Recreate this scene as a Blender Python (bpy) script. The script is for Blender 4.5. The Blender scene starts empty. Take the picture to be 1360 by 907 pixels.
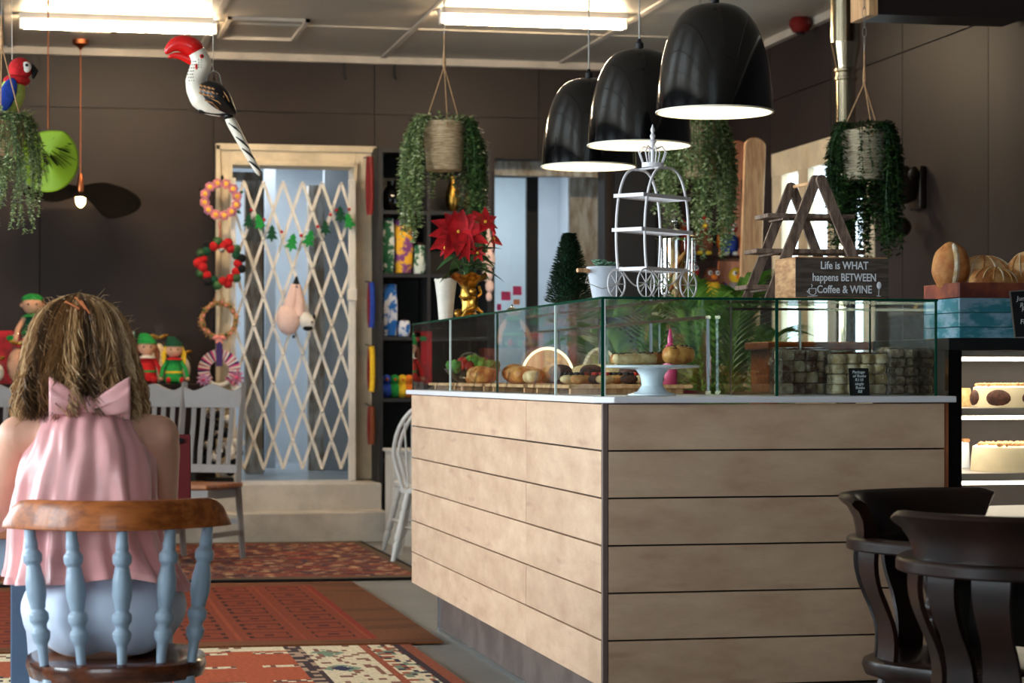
import bpy, bmesh, math, random
from math import sin, cos, pi, radians as R
from mathutils import Vector as V, Matrix, Euler, noise
rnd = random.Random(7)
COL = bpy.context.scene.collection
# ------------------------------------------------------------------ camera
F, H, A = 3000.0, 1.12, R(11.81)
CA, SA = cos(A), sin(A)
cam_d = bpy.data.cameras.new('camera'); cam = bpy.data.objects.new('camera', cam_d); COL.objects.link(cam)
cam.location = (0, 0, H); cam.rotation_euler = (pi/2, 0, -A)
cam_d.sensor_width = 36; cam_d.lens = F/1360*36; cam_d.shift_y = 46.5/1360
cam_d.clip_start = .05; cam_d.clip_end = 200
cam_d.dof.use_dof = True; cam_d.dof.focus_distance = 6.9; cam_d.dof.aperture_fstop = 6.3
bpy.context.scene.camera = cam
# ------------------------------------------------------------------ world and light
sc = bpy.context.scene
sc.view_settings.view_transform = 'Standard'; sc.view_settings.look = 'None'
sc.view_settings.gamma = 1; sc.view_settings.use_curve_mapping = False
sc.view_settings.exposure = 0.0
w = bpy.data.worlds.new('sky'); sc.world = w; w.use_nodes = True
bg = w.node_tree.nodes['Background']; bg.inputs[0].default_value = (.72, .86, 1, 1); bg.inputs[1].default_value = 5.0
def area(name, loc, rot, sx, sy, power, col):
    l = bpy.data.lights.new(name, 'AREA'); l.shape = 'RECTANGLE'; l.size = sx; l.size_y = sy
    l.energy = power; l.color = col
    o = bpy.data.objects.new(name, l); COL.objects.link(o); o.location = loc; o.rotation_euler = rot
    return o
DAY = (.86, .92, 1.0)
for y_, p_ in ((3.6, 260), (7.2, 310), (10.8, 260)):            # daylight through the three windows of the left wall
    area('window_daylight', (-3.95, y_, 1.75), (0, R(-90), 0), 1.7, 2.2, p_, DAY)
area('shopfront_daylight', (-1.6, -2.9, 1.7), (R(90), 0, 0), 2.6, 1.8, 50, DAY)      # shop front behind the camera

# ------------------------------------------------------------------ helpers
def PD(u, v, d):
    x = (u-680)/F*d
    return V((x*CA+d*SA, d*CA-x*SA, H+(500-v)*d/F))
def PY(u, v, Y):
    t = (u-680)/F; X = Y*(t*CA+SA)/(CA-t*SA); d = X*SA+Y*CA
    return V((X, Y, H+(500-v)*d/F))
def XW(u, Y): return PY(u, 0, Y).x
def lin(c):
    return tuple(((x/255)/12.92 if x/255 <= .04045 else ((x/255+.055)/1.055)**2.4) for x in c)+(1,)

class MB:
    def __init__(s): s.v = []; s.f = []; s.r = []; s.c = 0.0
    def add(s, vs, fs):
        n = len(s.v); s.v += [V(p) for p in vs]; s.f += [tuple(i+n for i in f) for f in fs]; s.r += [s.c]*len(fs); return s
    def box(s, c, d, rot=None, taper=1):
        x, y, z = d[0]/2, d[1]/2, d[2]/2
        vs = [V((a*x*(taper if e > 0 else 1), b*y*(taper if e > 0 else 1), e*z)) for e in (-1, 1) for b in (-1, 1) for a in (-1, 1)]
        if rot is not None:
            m = rot if isinstance(rot, Matrix) else Euler(rot).to_matrix()
            vs = [m @ p for p in vs]
        return s.add([p+V(c) for p in vs], [(0, 2, 3, 1), (4, 5, 7, 6), (0, 1, 5, 4), (2, 6, 7, 3), (0, 4, 6, 2), (1, 3, 7, 5)])
    def bb(s, x0, x1, y0, y1, z0, z1):
        return s.box(((x0+x1)/2, (y0+y1)/2, (z0+z1)/2), (abs(x1-x0), abs(y1-y0), abs(z1-z0)))
    def tube(s, pts, r, n=8, sq=1.0, cap=True, closed=False):
        pts = [V(p) for p in pts]; m = len(pts)
        rs = r if isinstance(r, (list, tuple)) else [r]*m
        vs = []; up = None
        for i, p in enumerate(pts):
            if closed: t = pts[(i+1) % m]-pts[i-1]
            else: t = pts[min(i+1, m-1)]-pts[max(i-1, 0)]
            if t.length < 1e-9: t = V((0, 0, 1))
            t.normalize()
            if up is None:
                up = V((0, 0, 1)) if abs(t.z) < .95 else V((0, 1, 0))
            a = up-t*up.dot(t)
            if a.length < 1e-6: a = t.orthogonal()
            a.normalize(); b = t.cross(a); up = a
            for k in range(n):
                q = 2*pi*k/n; vs.append(p+a*(cos(q)*rs[i]*sq)+b*(sin(q)*rs[i]))
        fs = []
        for i in range(m if closed else m-1):
            for k in range(n):
                a0 = i*n+k; a1 = i*n+(k+1) % n; b0 = ((i+1) % m)*n+k; b1 = ((i+1) % m)*n+(k+1) % n
                fs.append((a0, a1, b1, b0))
        if cap and not closed:
            fs.append(tuple(range(n-1, -1, -1))); fs.append(tuple(range((m-1)*n, m*n)))
        return s.add(vs, fs)
    def lathe(s, prof, n=24, c=(0, 0, 0), cap=True, fn=None, mat=None):
        c = V(c); vs = []
        for r, z in prof:
            for k in range(n):
                q = 2*pi*k/n; p = V((cos(q)*r, sin(q)*r, z))
                if fn: p = fn(p, q)
                if mat: p = mat @ p
                vs.append(p+c)
        m = len(prof); fs = []
        for i in range(m-1):
            for k in range(n):
                fs.append((i*n+k, i*n+(k+1) % n, (i+1)*n+(k+1) % n, (i+1)*n+k))
        if cap: fs.append(tuple(range(n-1, -1, -1))); fs.append(tuple(range((m-1)*n, m*n)))
        return s.add(vs, fs)
    def sph(s, c, r, n=14, m=9, rot=None, fn=None):
        r = (r, r, r) if not isinstance(r, (tuple, list)) else r
        c = V(c); mt = Euler(rot).to_matrix() if rot is not None else None
        vs = []
        for i in range(1, m):
            ph = pi*i/m
            for k in range(n):
                q = 2*pi*k/n; vs.append(V((sin(ph)*cos(q), sin(ph)*sin(q), -cos(ph))))
        vs.append(V((0, 0, -1))); vs.append(V((0, 0, 1)))
        o = []
        for p in vs:
            if fn: p = p*fn(p)
            p = V((p.x*r[0], p.y*r[1], p.z*r[2]))
            if mt: p = mt @ p
            o.append(p+c)
        fs = []; b = (m-1)*n
        for i in range(m-2):
            for k in range(n):
                fs.append((i*n+k, i*n+(k+1) % n, (i+1)*n+(k+1) % n, (i+1)*n+k))
        for k in range(n):
            fs.append((b, (k+1) % n, k)); fs.append((b+1, (m-2)*n+k, (m-2)*n+(k+1) % n))
        return s.add(o, fs)
    def prism(s, pts, t, o=(0, 0, 0), ax=(1, 0, 0), ay=(0, 0, 1)):
        ax = V(ax); ay = V(ay); nn = ax.cross(ay).normalized(); o = V(o); n = len(pts)
        vs = [o+ax*a+ay*b-nn*(t/2) for a, b in pts]+[o+ax*a+ay*b+nn*(t/2) for a, b in pts]
        fs = [tuple(range(n-1, -1, -1)), tuple(range(n, 2*n))]+[(i, (i+1) % n, n+(i+1) % n, n+i) for i in range(n)]
        return s.add(vs, fs)
    def grid(s, fn, nu, nv, closed_u=False):
        vs = [fn(i/nu, j/nv) for j in range(nv+1) for i in range(nu+(0 if closed_u else 1))]
        w_ = nu if closed_u else nu+1; fs = []
        for j in range(nv):
            for i in range(nu):
                a = j*w_+i; b = j*w_+(i+1) % w_
                fs.append((a, b, b+w_, a+w_))
        return s.add(vs, fs)
    def build(s, name, m, parent=None, loc=None, w=False, smooth=True, bevel=0, kind=None, recalc=True, solid=0, sub=0, angle=40):
        me = bpy.data.meshes.new(name)
        off = V((0, 0, 0))
        if loc is not None and w: off = V(loc)
        if w and parent is not None:
            off = V(parent.location)
            if parent.parent is not None: off = off+V(parent.parent.location)
        me.from_pydata([p-off for p in s.v], [], s.f)
        if any(x != 0.0 for x in s.r):
            at = me.attributes.new('rnd', 'FLOAT', 'FACE'); at.data.foreach_set('value', s.r)
        if recalc and len(s.f) < 60000:
            b = bmesh.new(); b.from_mesh(me); bmesh.ops.recalc_face_normals(b, faces=b.faces); b.to_mesh(me); b.free()
        me.materials.append(m)
        if smooth:
            me.shade_smooth()
            try: me.set_sharp_from_angle(angle=R(angle))
            except Exception: pass
        o = bpy.data.objects.new(name, me); COL.objects.link(o)
        if parent is not None: o.parent = parent
        if loc is not None: o.location = loc
        if kind: o['kind'] = kind
        if solid:
            q = o.modifiers.new('solid', 'SOLIDIFY'); q.thickness = solid; q.offset = 0
        if sub:
            q = o.modifiers.new('sub', 'SUBSURF'); q.levels = sub; q.render_levels = sub
        if bevel:
            q = o.modifiers.new('bevel', 'BEVEL'); q.width = bevel; q.segments = 2; q.limit_method = 'ANGLE'; q.angle_limit = R(40)
        return o
def tag(o, label, cat, group=None):
    o['label'] = label; o['category'] = cat
    if group: o['group'] = group
    return o
def thing(name, label, cat, loc=(0, 0, 0), rz=0, group=None):
    o = bpy.data.objects.new(name, None); COL.objects.link(o); o.empty_display_size = .05
    o.location = loc; o.rotation_euler = (0, 0, rz)
    return tag(o, label, cat, group)
def st(name, mb, m, **k):
    return mb.build(name, m, kind='structure', **k)
def copy_tree(o, parent=None, kids=None):
    c = o.copy(); COL.objects.link(c); c.parent = parent
    for ch in list(o.children): copy_tree(ch, c)
    return c
def dup(o, loc, rz=None, label=None, scale=None, rot=None):
    c = copy_tree(o); c.location = loc
    if rz is not None: c.rotation_euler = (0, 0, rz)
    if rot is not None: c.rotation_euler = rot
    if label: c['label'] = label
    if scale: c.scale = (scale,)*3
    return c
def text(s, size, m, parent, loc, rot, name='lettering', ext=.0006, w=True, shear=0, bold=0):
    c = bpy.data.curves.new(name, 'FONT'); c.body = s; c.size = size; c.extrude = ext; c.align_x = 'CENTER'; c.shear = shear; c.offset = bold; c.resolution_u = 3
    t = bpy.data.objects.new(name, c); COL.objects.link(t)
    me = bpy.data.meshes.new_from_object(t.evaluated_get(bpy.context.evaluated_depsgraph_get()))
    bpy.data.objects.remove(t); me.name = name
    me.materials.clear(); me.materials.append(m)
    o = bpy.data.objects.new(name, me); COL.objects.link(o); o.parent = parent
    o.location = V(loc)-V(parent.location) if w else V(loc); o.rotation_euler = rot
    return o
# ------------------------------------------------------------------ materials
MATS = {}
def nm(name):
    m = bpy.data.materials.new(name); m.use_nodes = True; nt = m.node_tree
    return m, nt, nt.nodes['Principled BSDF']
def lk(nt, a, b): nt.links.new(a, b)
def mat(name, col, rough=.6, metal=0, var=.12, vs=6.0, bump=0, bs=60.0, coat=0, sheen=0, stretch=(1, 1, 1), col2=None, rand=0, attr=None, spec=None, trans=0, ior=1.45, sub=0, detail=4, knots=0, coords='Object', hi=.6, lo=.4):
    m, nt, p = nm(name); N = nt.nodes
    c1 = lin(col); c2 = lin(col2) if col2 else tuple(min(1, x*(1-var)) for x in c1[:3])+(1,)
    tc = N.new('ShaderNodeTexCoord'); mp = N.new('ShaderNodeMapping'); mp.inputs['Scale'].default_value = stretch
    lk(nt, tc.outputs[coords], mp.inputs['Vector'])
    oi = N.new('ShaderNodeObjectInfo')
    ad = N.new('ShaderNodeVectorMath'); ad.operation = 'ADD'; sc_ = N.new('ShaderNodeMath'); sc_.operation = 'MULTIPLY'; sc_.inputs[1].default_value = 37.0
    lk(nt, oi.outputs['Random'], sc_.inputs[0]); lk(nt, mp.outputs[0], ad.inputs[0]); lk(nt, sc_.outputs[0], ad.inputs[1])
    no = N.new('ShaderNodeTexNoise'); no.inputs['Scale'].default_value = vs; no.inputs['Detail'].default_value = detail; no.inputs['Roughness'].default_value = .6
    lk(nt, ad.outputs[0], no.inputs['Vector'])
    rp = N.new('ShaderNodeValToRGB'); rp.color_ramp.elements[0].position = lo; rp.color_ramp.elements[1].position = hi
    rp.color_ramp.elements[0].color = c2; rp.color_ramp.elements[1].color = c1
    lk(nt, no.outputs['Fac'], rp.inputs['Fac']); out = rp.outputs['Color']
    if attr:
        at = N.new('ShaderNodeAttribute'); at.attribute_name = 'rnd'
        r2 = N.new('ShaderNodeValToRGB'); e = r2.color_ramp.elements
        while len(e) < len(attr): e.new(.5)
        for i, a in enumerate(attr): e[i].position = i/(len(attr)-1); e[i].color = lin(a)
        lk(nt, at.outputs['Fac'], r2.inputs['Fac'])
        mx = N.new('ShaderNodeMix'); mx.data_type = 'RGBA'; mx.inputs[0].default_value = .15
        lk(nt, r2.outputs['Color'], mx.inputs[6]); lk(nt, out, mx.inputs[7]); out = mx.outputs[2]
    if knots:
        vo = N.new('ShaderNodeTexVoronoi'); vo.inputs['Scale'].default_value = 1.0
        m2 = N.new('ShaderNodeMapping'); m2.inputs['Scale'].default_value = (1.7, 1.7, 4.6)
        lk(nt, ad.outputs[0], m2.inputs['Vector'])
        wn = N.new('ShaderNodeTexNoise'); wn.inputs['Scale'].default_value = 9
        lk(nt, tc.outputs[coords], wn.inputs['Vector'])
        a2 = N.new('ShaderNodeVectorMath'); a2.operation = 'MULTIPLY_ADD'; a2.inputs[1].default_value = (.35, .35, .35)
        lk(nt, wn.outputs['Color'], a2.inputs[0]); lk(nt, m2.outputs[0], a2.inputs[2]); lk(nt, a2.outputs[0], vo.inputs['Vector'])
        r3 = N.new('ShaderNodeValToRGB'); r3.color_ramp.elements[0].position = .05; r3.color_ramp.elements[1].position = .20
        k = 1-knots; r3.color_ramp.elements[0].color = (k, k*.92, k*.95, 1); r3.color_ramp.elements[1].color = (1, 1, 1, 1)
        lk(nt, vo.outputs['Distance'], r3.inputs['Fac'])
        mx = N.new('ShaderNodeMix'); mx.data_type = 'RGBA'; mx.blend_type = 'MULTIPLY'; mx.inputs[0].default_value = 1
        lk(nt, out, mx.inputs[6]); lk(nt, r3.outputs['Color'], mx.inputs[7]); out = mx.outputs[2]
    if rand:
        hs = N.new('ShaderNodeHueSaturation'); mr = N.new('ShaderNodeMapRange'); mr.inputs[3].default_value = 1-rand; mr.inputs[4].default_value = 1+rand
        lk(nt, oi.outputs['Random'], mr.inputs[0]); lk(nt, mr.outputs[0], hs.inputs['Value']); lk(nt, out, hs.inputs['Color']); out = hs.outputs['Color']
    lk(nt, out, p.inputs['Base Color'])
    p.inputs['Roughness'].default_value = rough; p.inputs['Metallic'].default_value = metal
    p.inputs['Coat Weight'].default_value = coat; p.inputs['Sheen Weight'].default_value = sheen
    p.inputs['IOR'].default_value = ior
    if spec is not None: p.inputs['Specular IOR Level'].default_value = spec
    if trans: p.inputs['Transmission Weight'].default_value = trans
    if sub: p.inputs['Subsurface Weight'].default_value = sub; p.inputs['Subsurface Radius'].default_value = (.02, .01, .006); p.inputs['Subsurface Scale'].default_value = .5
    if bump:
        b = N.new('ShaderNodeBump'); b.inputs['Strength'].default_value = bump; b.inputs['Distance'].default_value = .004
        n2 = N.new('ShaderNodeTexNoise'); n2.inputs['Scale'].default_value = bs; n2.inputs['Detail'].default_value = 4
        lk(nt, ad.outputs[0], n2.inputs['Vector']); lk(nt, n2.outputs['Fac'], b.inputs['Height']); lk(nt, b.outputs[0], p.inputs['Normal'])
    MATS[name] = m; return m
def emis(name, col, s):
    m = bpy.data.materials.new(name); m.use_nodes = True; nt = m.node_tree; nt.nodes.clear()
    e = nt.nodes.new('ShaderNodeEmission'); e.inputs[0].default_value = (*col, 1); e.inputs[1].default_value = s
    o = nt.nodes.new('ShaderNodeOutputMaterial'); lk(nt, e.outputs[0], o.inputs[0]); MATS[name] = m; return m
def glass(name, tint=(.93, .98, .96), gl=1.0, wrinkle=0, rough=.0, ior=1.5):
    m = bpy.data.materials.new(name); m.use_nodes = True; nt = m.node_tree; nt.nodes.clear(); N = nt.nodes
    t = N.new('ShaderNodeBsdfTransparent'); t.inputs[0].default_value = (*tint, 1)
    g = N.new('ShaderNodeBsdfGlossy'); g.inputs['Roughness'].default_value = rough; g.inputs['Color'].default_value = (gl, gl, gl, 1)
    fr = N.new('ShaderNodeFresnel'); fr.inputs[0].default_value = ior
    ge_ = N.new('ShaderNodeNewGeometry'); mb_ = N.new('ShaderNodeMath'); mb_.operation = 'SUBTRACT'; mb_.inputs[0].default_value = 1; lk(nt, ge_.outputs['Backfacing'], mb_.inputs[1])
    mf = N.new('ShaderNodeMath'); mf.operation = 'MULTIPLY'; lk(nt, fr.outputs[0], mf.inputs[0]); lk(nt, mb_.outputs[0], mf.inputs[1])
    mx = N.new('ShaderNodeMixShader'); lk(nt, mf.outputs[0], mx.inputs[0]); lk(nt, t.outputs[0], mx.inputs[1]); lk(nt, g.outputs[0], mx.inputs[2])
    if wrinkle:
        n = N.new('ShaderNodeTexNoise'); n.inputs['Scale'].default_value = 35; n.inputs['Distortion'].default_value = 2
        b = N.new('ShaderNodeBump'); b.inputs['Strength'].default_value = wrinkle; b.inputs['Distance'].default_value = .01
        tc = N.new('ShaderNodeTexCoord'); lk(nt, tc.outputs['Object'], n.inputs['Vector'])
        lk(nt, n.outputs['Fac'], b.inputs['Height']); lk(nt, b.outputs[0], g.inputs['Normal']); lk(nt, b.outputs[0], fr.inputs['Normal'])
    o = N.new('ShaderNodeOutputMaterial'); lk(nt, mx.outputs[0], o.inputs[0]); MATS[name] = m; return m
def attrmat(name, rough=.9, fuzz=.25):
    m, nt, p = nm(name); N = nt.nodes
    a = N.new('ShaderNodeAttribute'); a.attribute_name = 'pat'
    tc = N.new('ShaderNodeTexCoord'); n = N.new('ShaderNodeTexNoise'); n.inputs['Scale'].default_value = 60; n.inputs['Detail'].default_value = 6
    lk(nt, tc.outputs['Object'], n.inputs['Vector'])
    mr = N.new('ShaderNodeMapRange'); mr.inputs[1].default_value = .3; mr.inputs[2].default_value = .7; mr.inputs[3].default_value = 1-fuzz; mr.inputs[4].default_value = 1+fuzz
    lk(nt, n.outputs['Fac'], mr.inputs[0])
    vm = N.new('ShaderNodeVectorMath'); vm.operation = 'SCALE'; lk(nt, a.outputs['Color'], vm.inputs[0]); lk(nt, mr.outputs[0], vm.inputs['Scale'])
    lk(nt, vm.outputs[0], p.inputs['Base Color']); p.inputs['Roughness'].default_value = rough; p.inputs['Specular IOR Level'].default_value = .15
    b = N.new('ShaderNodeBump'); b.inputs['Strength'].default_value = .5; b.inputs['Distance'].default_value = .003
    lk(nt, n.outputs['Fac'], b.inputs['Height']); lk(nt, b.outputs[0], p.inputs['Normal'])
    MATS[name] = m; return m
M = MATS
mat('wall_paint', (43, 32, 29), .5, spec=.35, var=.25, vs=1.4, bump=.15, bs=14, rand=.04)
mat('wall_cold', (186, 196, 204), .7, var=.12, vs=1.5, bump=.2, bs=20)
mat('ceiling', (168, 157, 142), .45, var=.14, vs=1.0, bump=.12, bs=9)
mat('cornice', (190, 176, 160), .6, var=.2, vs=4)
mat('concrete', (138, 132, 124), .38, var=.16, vs=3.0, bump=.12, bs=30)
mat('annex_floor', (150, 160, 166), .25, var=.2, vs=2.0)
mat('step_paint', (205, 196, 184), .55, var=.22, vs=4.0, bump=.3, bs=18)
mat('cream_paint', (222, 203, 172), .6, var=.2, vs=5, bump=.3, bs=40)
mat('weathered', (150, 134, 114), .8, col2=(206, 206, 202), vs=14, bump=.5, bs=60, stretch=(1, 1, .25))
mat('gate_white', (226, 218, 208), .45, var=.08)
mat('oak', (216, 184, 154), .55, col2=(190, 154, 126), vs=4, stretch=(1.3, 1.3, 3.4), bump=.18, bs=45, rand=.05, knots=.2, lo=.3, hi=.72)
mat('oak_trim', (112, 96, 90), .5, var=.15)
mat('kick', (112, 98, 92), .4, var=.35, vs=6)
mat('aluminium', (200, 205, 210), .3, 1, var=.05)
mat('worktop', (226, 224, 228), .35, var=.03)
mat('glass_edge', (10, 66, 50), .15, var=.1)
mat('silicone', (225, 235, 232), .3, var=.05)
mat('black_gloss', (7, 7, 8), .12, var=.1, coat=.6)
mat('black_matt', (20, 20, 22), .55, var=.2)
mat('white_enamel', (248, 240, 222), .5, var=.03)
mat('charcoal_board', (30, 29, 32), .6, var=.2)
mat('copper', (190, 110, 70), .3, 1, var=.15)
mat('steel', (205, 190, 160), .16, 1, var=.08)
mat('galvanised', (188, 186, 182), .35, 1, var=.15)
mat('rope', (206, 160, 116), .9, var=.3, vs=80, bump=.5, bs=200)
mat('basket', (242, 216, 178), .85, col2=(206, 172, 130), vs=22, stretch=(1, 1, 6), bump=.6, bs=120)
mat('basket_pale', (222, 208, 180), .85, col2=(190, 172, 140), vs=22, stretch=(1, 1, 6), bump=.6, bs=120)
LG = [(96, 112, 62), (136, 154, 92), (186, 198, 142), (228, 230, 196)]
DG = [(40, 62, 32), (66, 98, 48), (104, 138, 74), (166, 182, 116)]
mat('leaf_pale', (150, 170, 110), .5, attr=LG, spec=.4)
mat('leaf_dark', (60, 90, 44), .45, attr=DG, spec=.4)
mat('leaf_ivy', (34, 58, 26), .45, attr=[(16, 30, 14), (32, 54, 24), (52, 84, 38), (84, 112, 56)], spec=.4)
mat('leaf_fir', (30, 62, 34), .7, attr=[(14, 30, 18), (24, 50, 30), (44, 80, 46)])
mat('leaf_palm', (150, 196, 84), .45, col2=(96, 150, 56), vs=4)
mat('leaf_star', (52, 92, 44), .5, col2=(34, 66, 32), vs=8)
mat('petal_red', (206, 20, 34), .6, col2=(150, 8, 20), vs=14)
mat('succulent', (120, 156, 130), .5, col2=(84, 122, 100), vs=12)
mat('gold', (206, 160, 72), .32, 1, col2=(120, 84, 36), vs=30, bump=.4, bs=40)
mat('vase_white', (222, 214, 200), .4, var=.2, vs=12)
mat('zinc_white', (196, 202, 212), .45, var=.08)
mat('wire_white', (232, 228, 232), .4, var=.03)
mat('hat_green', (132, 164, 22), .6, var=.1)
mat('hat_black', (12, 9, 8), .8, var=.3, spec=.08)
mat('red_lacquer', (214, 22, 20), .22, var=.12, coat=.3)
mat('ivory_paint', (232, 222, 204), .35, var=.06)
mat('black_paint', (20, 18, 18), .35, var=.2)
mat('tan_paint', (186, 132, 84), .5, var=.1)
mat('pine', (226, 178, 128), .6, col2=(196, 142, 98), vs=9, stretch=(6, 6, .5))
mat('pine_dark', (176, 104, 66), .6, col2=(146, 82, 50), vs=9, stretch=(6, 6, .5))
mat('driftwood', (146, 122, 106), .75, col2=(100, 80, 68), vs=16, stretch=(5, 5, 1), bump=.4, bs=90)
mat('sign_face', (96, 82, 72), .7, col2=(66, 54, 48), vs=10, stretch=(1, 5, 9))
mat('sign_wood', (206, 160, 112), .6, col2=(168, 120, 80), vs=8, stretch=(2, 2, 8))
mat('chalk', (238, 240, 244), .8, var=.03)
mat('chair_wood', (178, 98, 42), .38, col2=(136, 68, 24), vs=9, stretch=(1, 6, 6), coat=.12)
mat('chair_seat', (96, 48, 24), .25, col2=(60, 26, 12), vs=8, stretch=(1, 5, 6), coat=.4)
mat('blue_paint', (152, 170, 188), .4, var=.08, bump=.08)
mat('blue_dark', (84, 104, 130), .5, var=.1)
mat('mahogany', (34, 15, 9), .34, col2=(20, 8, 5), vs=7, spec=.28, coat=.04, bump=.05)
mat('grey_paint', (140, 131, 125), .5, var=.1)
mat('white_paint', (214, 208, 200), .45, var=.1)
mat('table_wood', (176, 112, 68), .35, col2=(136, 78, 42), vs=7, stretch=(1, 6, 6), coat=.2)
mat('maroon', (112, 34, 38), .5, var=.25)
mat('skin', (224, 168, 142), .5, var=.08, vs=9, sub=.15)
mat('hair', (150, 118, 84), .5, attr=[(46, 28, 18), (104, 70, 42), (168, 124, 78), (226, 192, 146)], spec=.35)
mat('hair_base', (78, 56, 38), .6, var=.4, vs=18)
mat('satin', (240, 176, 174), .33, var=.05, sheen=.4, spec=.6, col2=(228, 158, 158), vs=5)
mat('white_cloth', (214, 224, 244), .7, var=.04, vs=4, sheen=.2)
mat('crumpet', (212, 160, 96), .7, col2=(164, 96, 44), vs=16, bump=.7, bs=50)
mat('pastry', (222, 160, 84), .5, col2=(170, 92, 36), vs=22, bump=.6, bs=50)
mat('pastry_pale', (226, 202, 156), .7, col2=(196, 160, 104), vs=22, bump=.6, bs=50)
mat('glaze_red', (196, 50, 32), .35, col2=(140, 30, 20), vs=14)
mat('green_leaf_food', (110, 160, 60), .6, col2=(70, 120, 40), vs=18, bump=.6)
mat('seeds', (40, 32, 28), .7)
mat('sour_crust', (188, 122, 62), .75, col2=(224, 186, 136), vs=11, bump=.8, bs=34, stretch=(1, 1, 3))
mat('loaf_brown', (176, 104, 52), .7, col2=(206, 144, 84), vs=16, bump=.8, bs=40)
mat('flour', (240, 228, 206), .9, col2=(206, 170, 120), vs=18, bump=.5)
mat('rusk', (250, 236, 200), .9, col2=(204, 176, 124), vs=24, bump=.9, bs=80, rand=.06)
mat('rusk_seed', (212, 194, 166), .9, col2=(140, 118, 92), vs=50, bump=1, bs=90, rand=.08)
mat('rusk_dark', (126, 86, 64), .9, col2=(206, 180, 148), vs=30, bump=1, bs=80, rand=.1)
mat('crate_red', (116, 56, 50), .6, col2=(160, 84, 56), vs=12)
mat('crate_blue', (60, 140, 160), .6, col2=(150, 186, 210), vs=7, stretch=(1, 1, 2.5), detail=8, lo=.45, hi=.55)
mat('porcelain', (224, 230, 240), .2, var=.02, coat=.3)
mat('sponge_dark', (96, 60, 48), .8, col2=(60, 36, 30), vs=40, bump=.6)
mat('icing', (244, 228, 192), .55, var=.06, vs=14, bump=.3, bs=30)
mat('nuts', (206, 150, 104), .8, var=.3, vs=60)
mat('fridge_inner', (170, 162, 156), .35, var=.05)
mat('fridge_back', (84, 78, 78), .3, var=.1)
mat('wool_skin', (224, 166, 132), .9, var=.1, vs=60, bump=.6, bs=120)
mat('wool_red', (190, 22, 26), .95, var=.25, vs=60, bump=.8, bs=120)
mat('wool_green', (30, 140, 60), .95, var=.25, vs=60, bump=.8, bs=120)
mat('wool_dkgreen', (14, 70, 44), .95, var=.25, vs=60, bump=.8, bs=120)
mat('wool_yellow', (236, 190, 40), .95, var=.15, vs=60, bump=.8, bs=120)
mat('wool_blue', (34, 66, 160), .95, var=.25, vs=60, bump=.8, bs=120)
mat('wool_orange', (226, 118, 34), .95, var=.2, vs=60, bump=.8, bs=120)
mat('wool_white', (232, 224, 214), .95, var=.08, vs=60, bump=.8, bs=120)
mat('wool_pink', (232, 196, 184), .95, var=.06, vs=60, bump=.6, bs=120)
mat('wool_black', (16, 14, 14), .95, var=.3, vs=60, bump=.8, bs=120)
mat('wool_brown', (130, 70, 44), .95, var=.25, vs=60, bump=.6, bs=90)
mat('wool_lime', (170, 186, 90), .95, var=.2, vs=60, bump=.8, bs=120)
mat('flower_pink', (214, 128, 128), .8, col2=(150, 96, 130), vs=30)
mat('flower_yellow', (250, 190, 70), .8, var=.1)
mat('straw', (184, 140, 86), .9, col2=(140, 96, 56), vs=40, bump=.8)
mat('ribbon_pink', (236, 140, 130), .6, var=.1)
mat('ribbon_purple', (58, 34, 96), .6, var=.1)
mat('lilac', (204, 150, 200), .8, var=.15)
mat('bead', (22, 16, 16), .2)
mat('bead_red', (120, 12, 16), .5, var=.3, vs=60)
mat('leather', (60, 26, 24), .5)
mat('poster_pink', (232, 70, 130), .7, var=.05)
mat('poster_peach', (230, 150, 110), .7, var=.05)
mat('plastic_pink', (220, 80, 130), .3)
mat('bell_red', (110, 18, 12), .4)
mat('bronze_dark', (64, 50, 40), .4, .5, var=.4, vs=9)
mat('soil', (52, 40, 32), .95)
mat('green_cloth', (30, 90, 60), .85, col2=(210, 216, 206), vs=12, lo=.48, hi=.52)
mat('yellow_cloth', (238, 176, 44), .85, col2=(120, 60, 120), vs=9, lo=.44, hi=.5)
mat('blue_cloth', (28, 96, 170), .85, col2=(206, 206, 214), vs=16, lo=.47, hi=.53)
mat('lip_bulb', (255, 200, 130), .3)
attrmat('rug_pattern')
attrmat('paint_pattern', rough=.35, fuzz=.05)
emis('tube_glow', (1, .78, .50), 120)
emis('bulb_glow', (1, .62, .28), 26)
emis('pendant_bulb', (1, .86, .62), 130)
emis('fridge_led', (1, .84, .66), 14)
emis('annex_tube', (.9, .95, 1), 14)
emis('reflection_glow', (1, .88, .6), 2.2)  # glow of an imitated pendant reflection, no lamp of the case
glass('glass_clear', (.955, .985, .975), ior=1.5)
glass('glass_window', (.95, .98, .97))
glass('film', (.99, .99, .99), wrinkle=1.0, rough=.08, ior=1.55)
glass('acrylic', (.96, .96, .97), rough=.05, ior=1.7)
glass('jar_glass', (.93, .93, .90), rough=.02, ior=2.1)
def pattern(o, fn):
    me = o.data; at = me.attributes.new('pat', 'FLOAT_COLOR', 'FACE'); d = []
    for p in me.polygons:
        c = lin(fn(p.center)); d += list(c)
    at.data.foreach_set('color', d)
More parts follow.
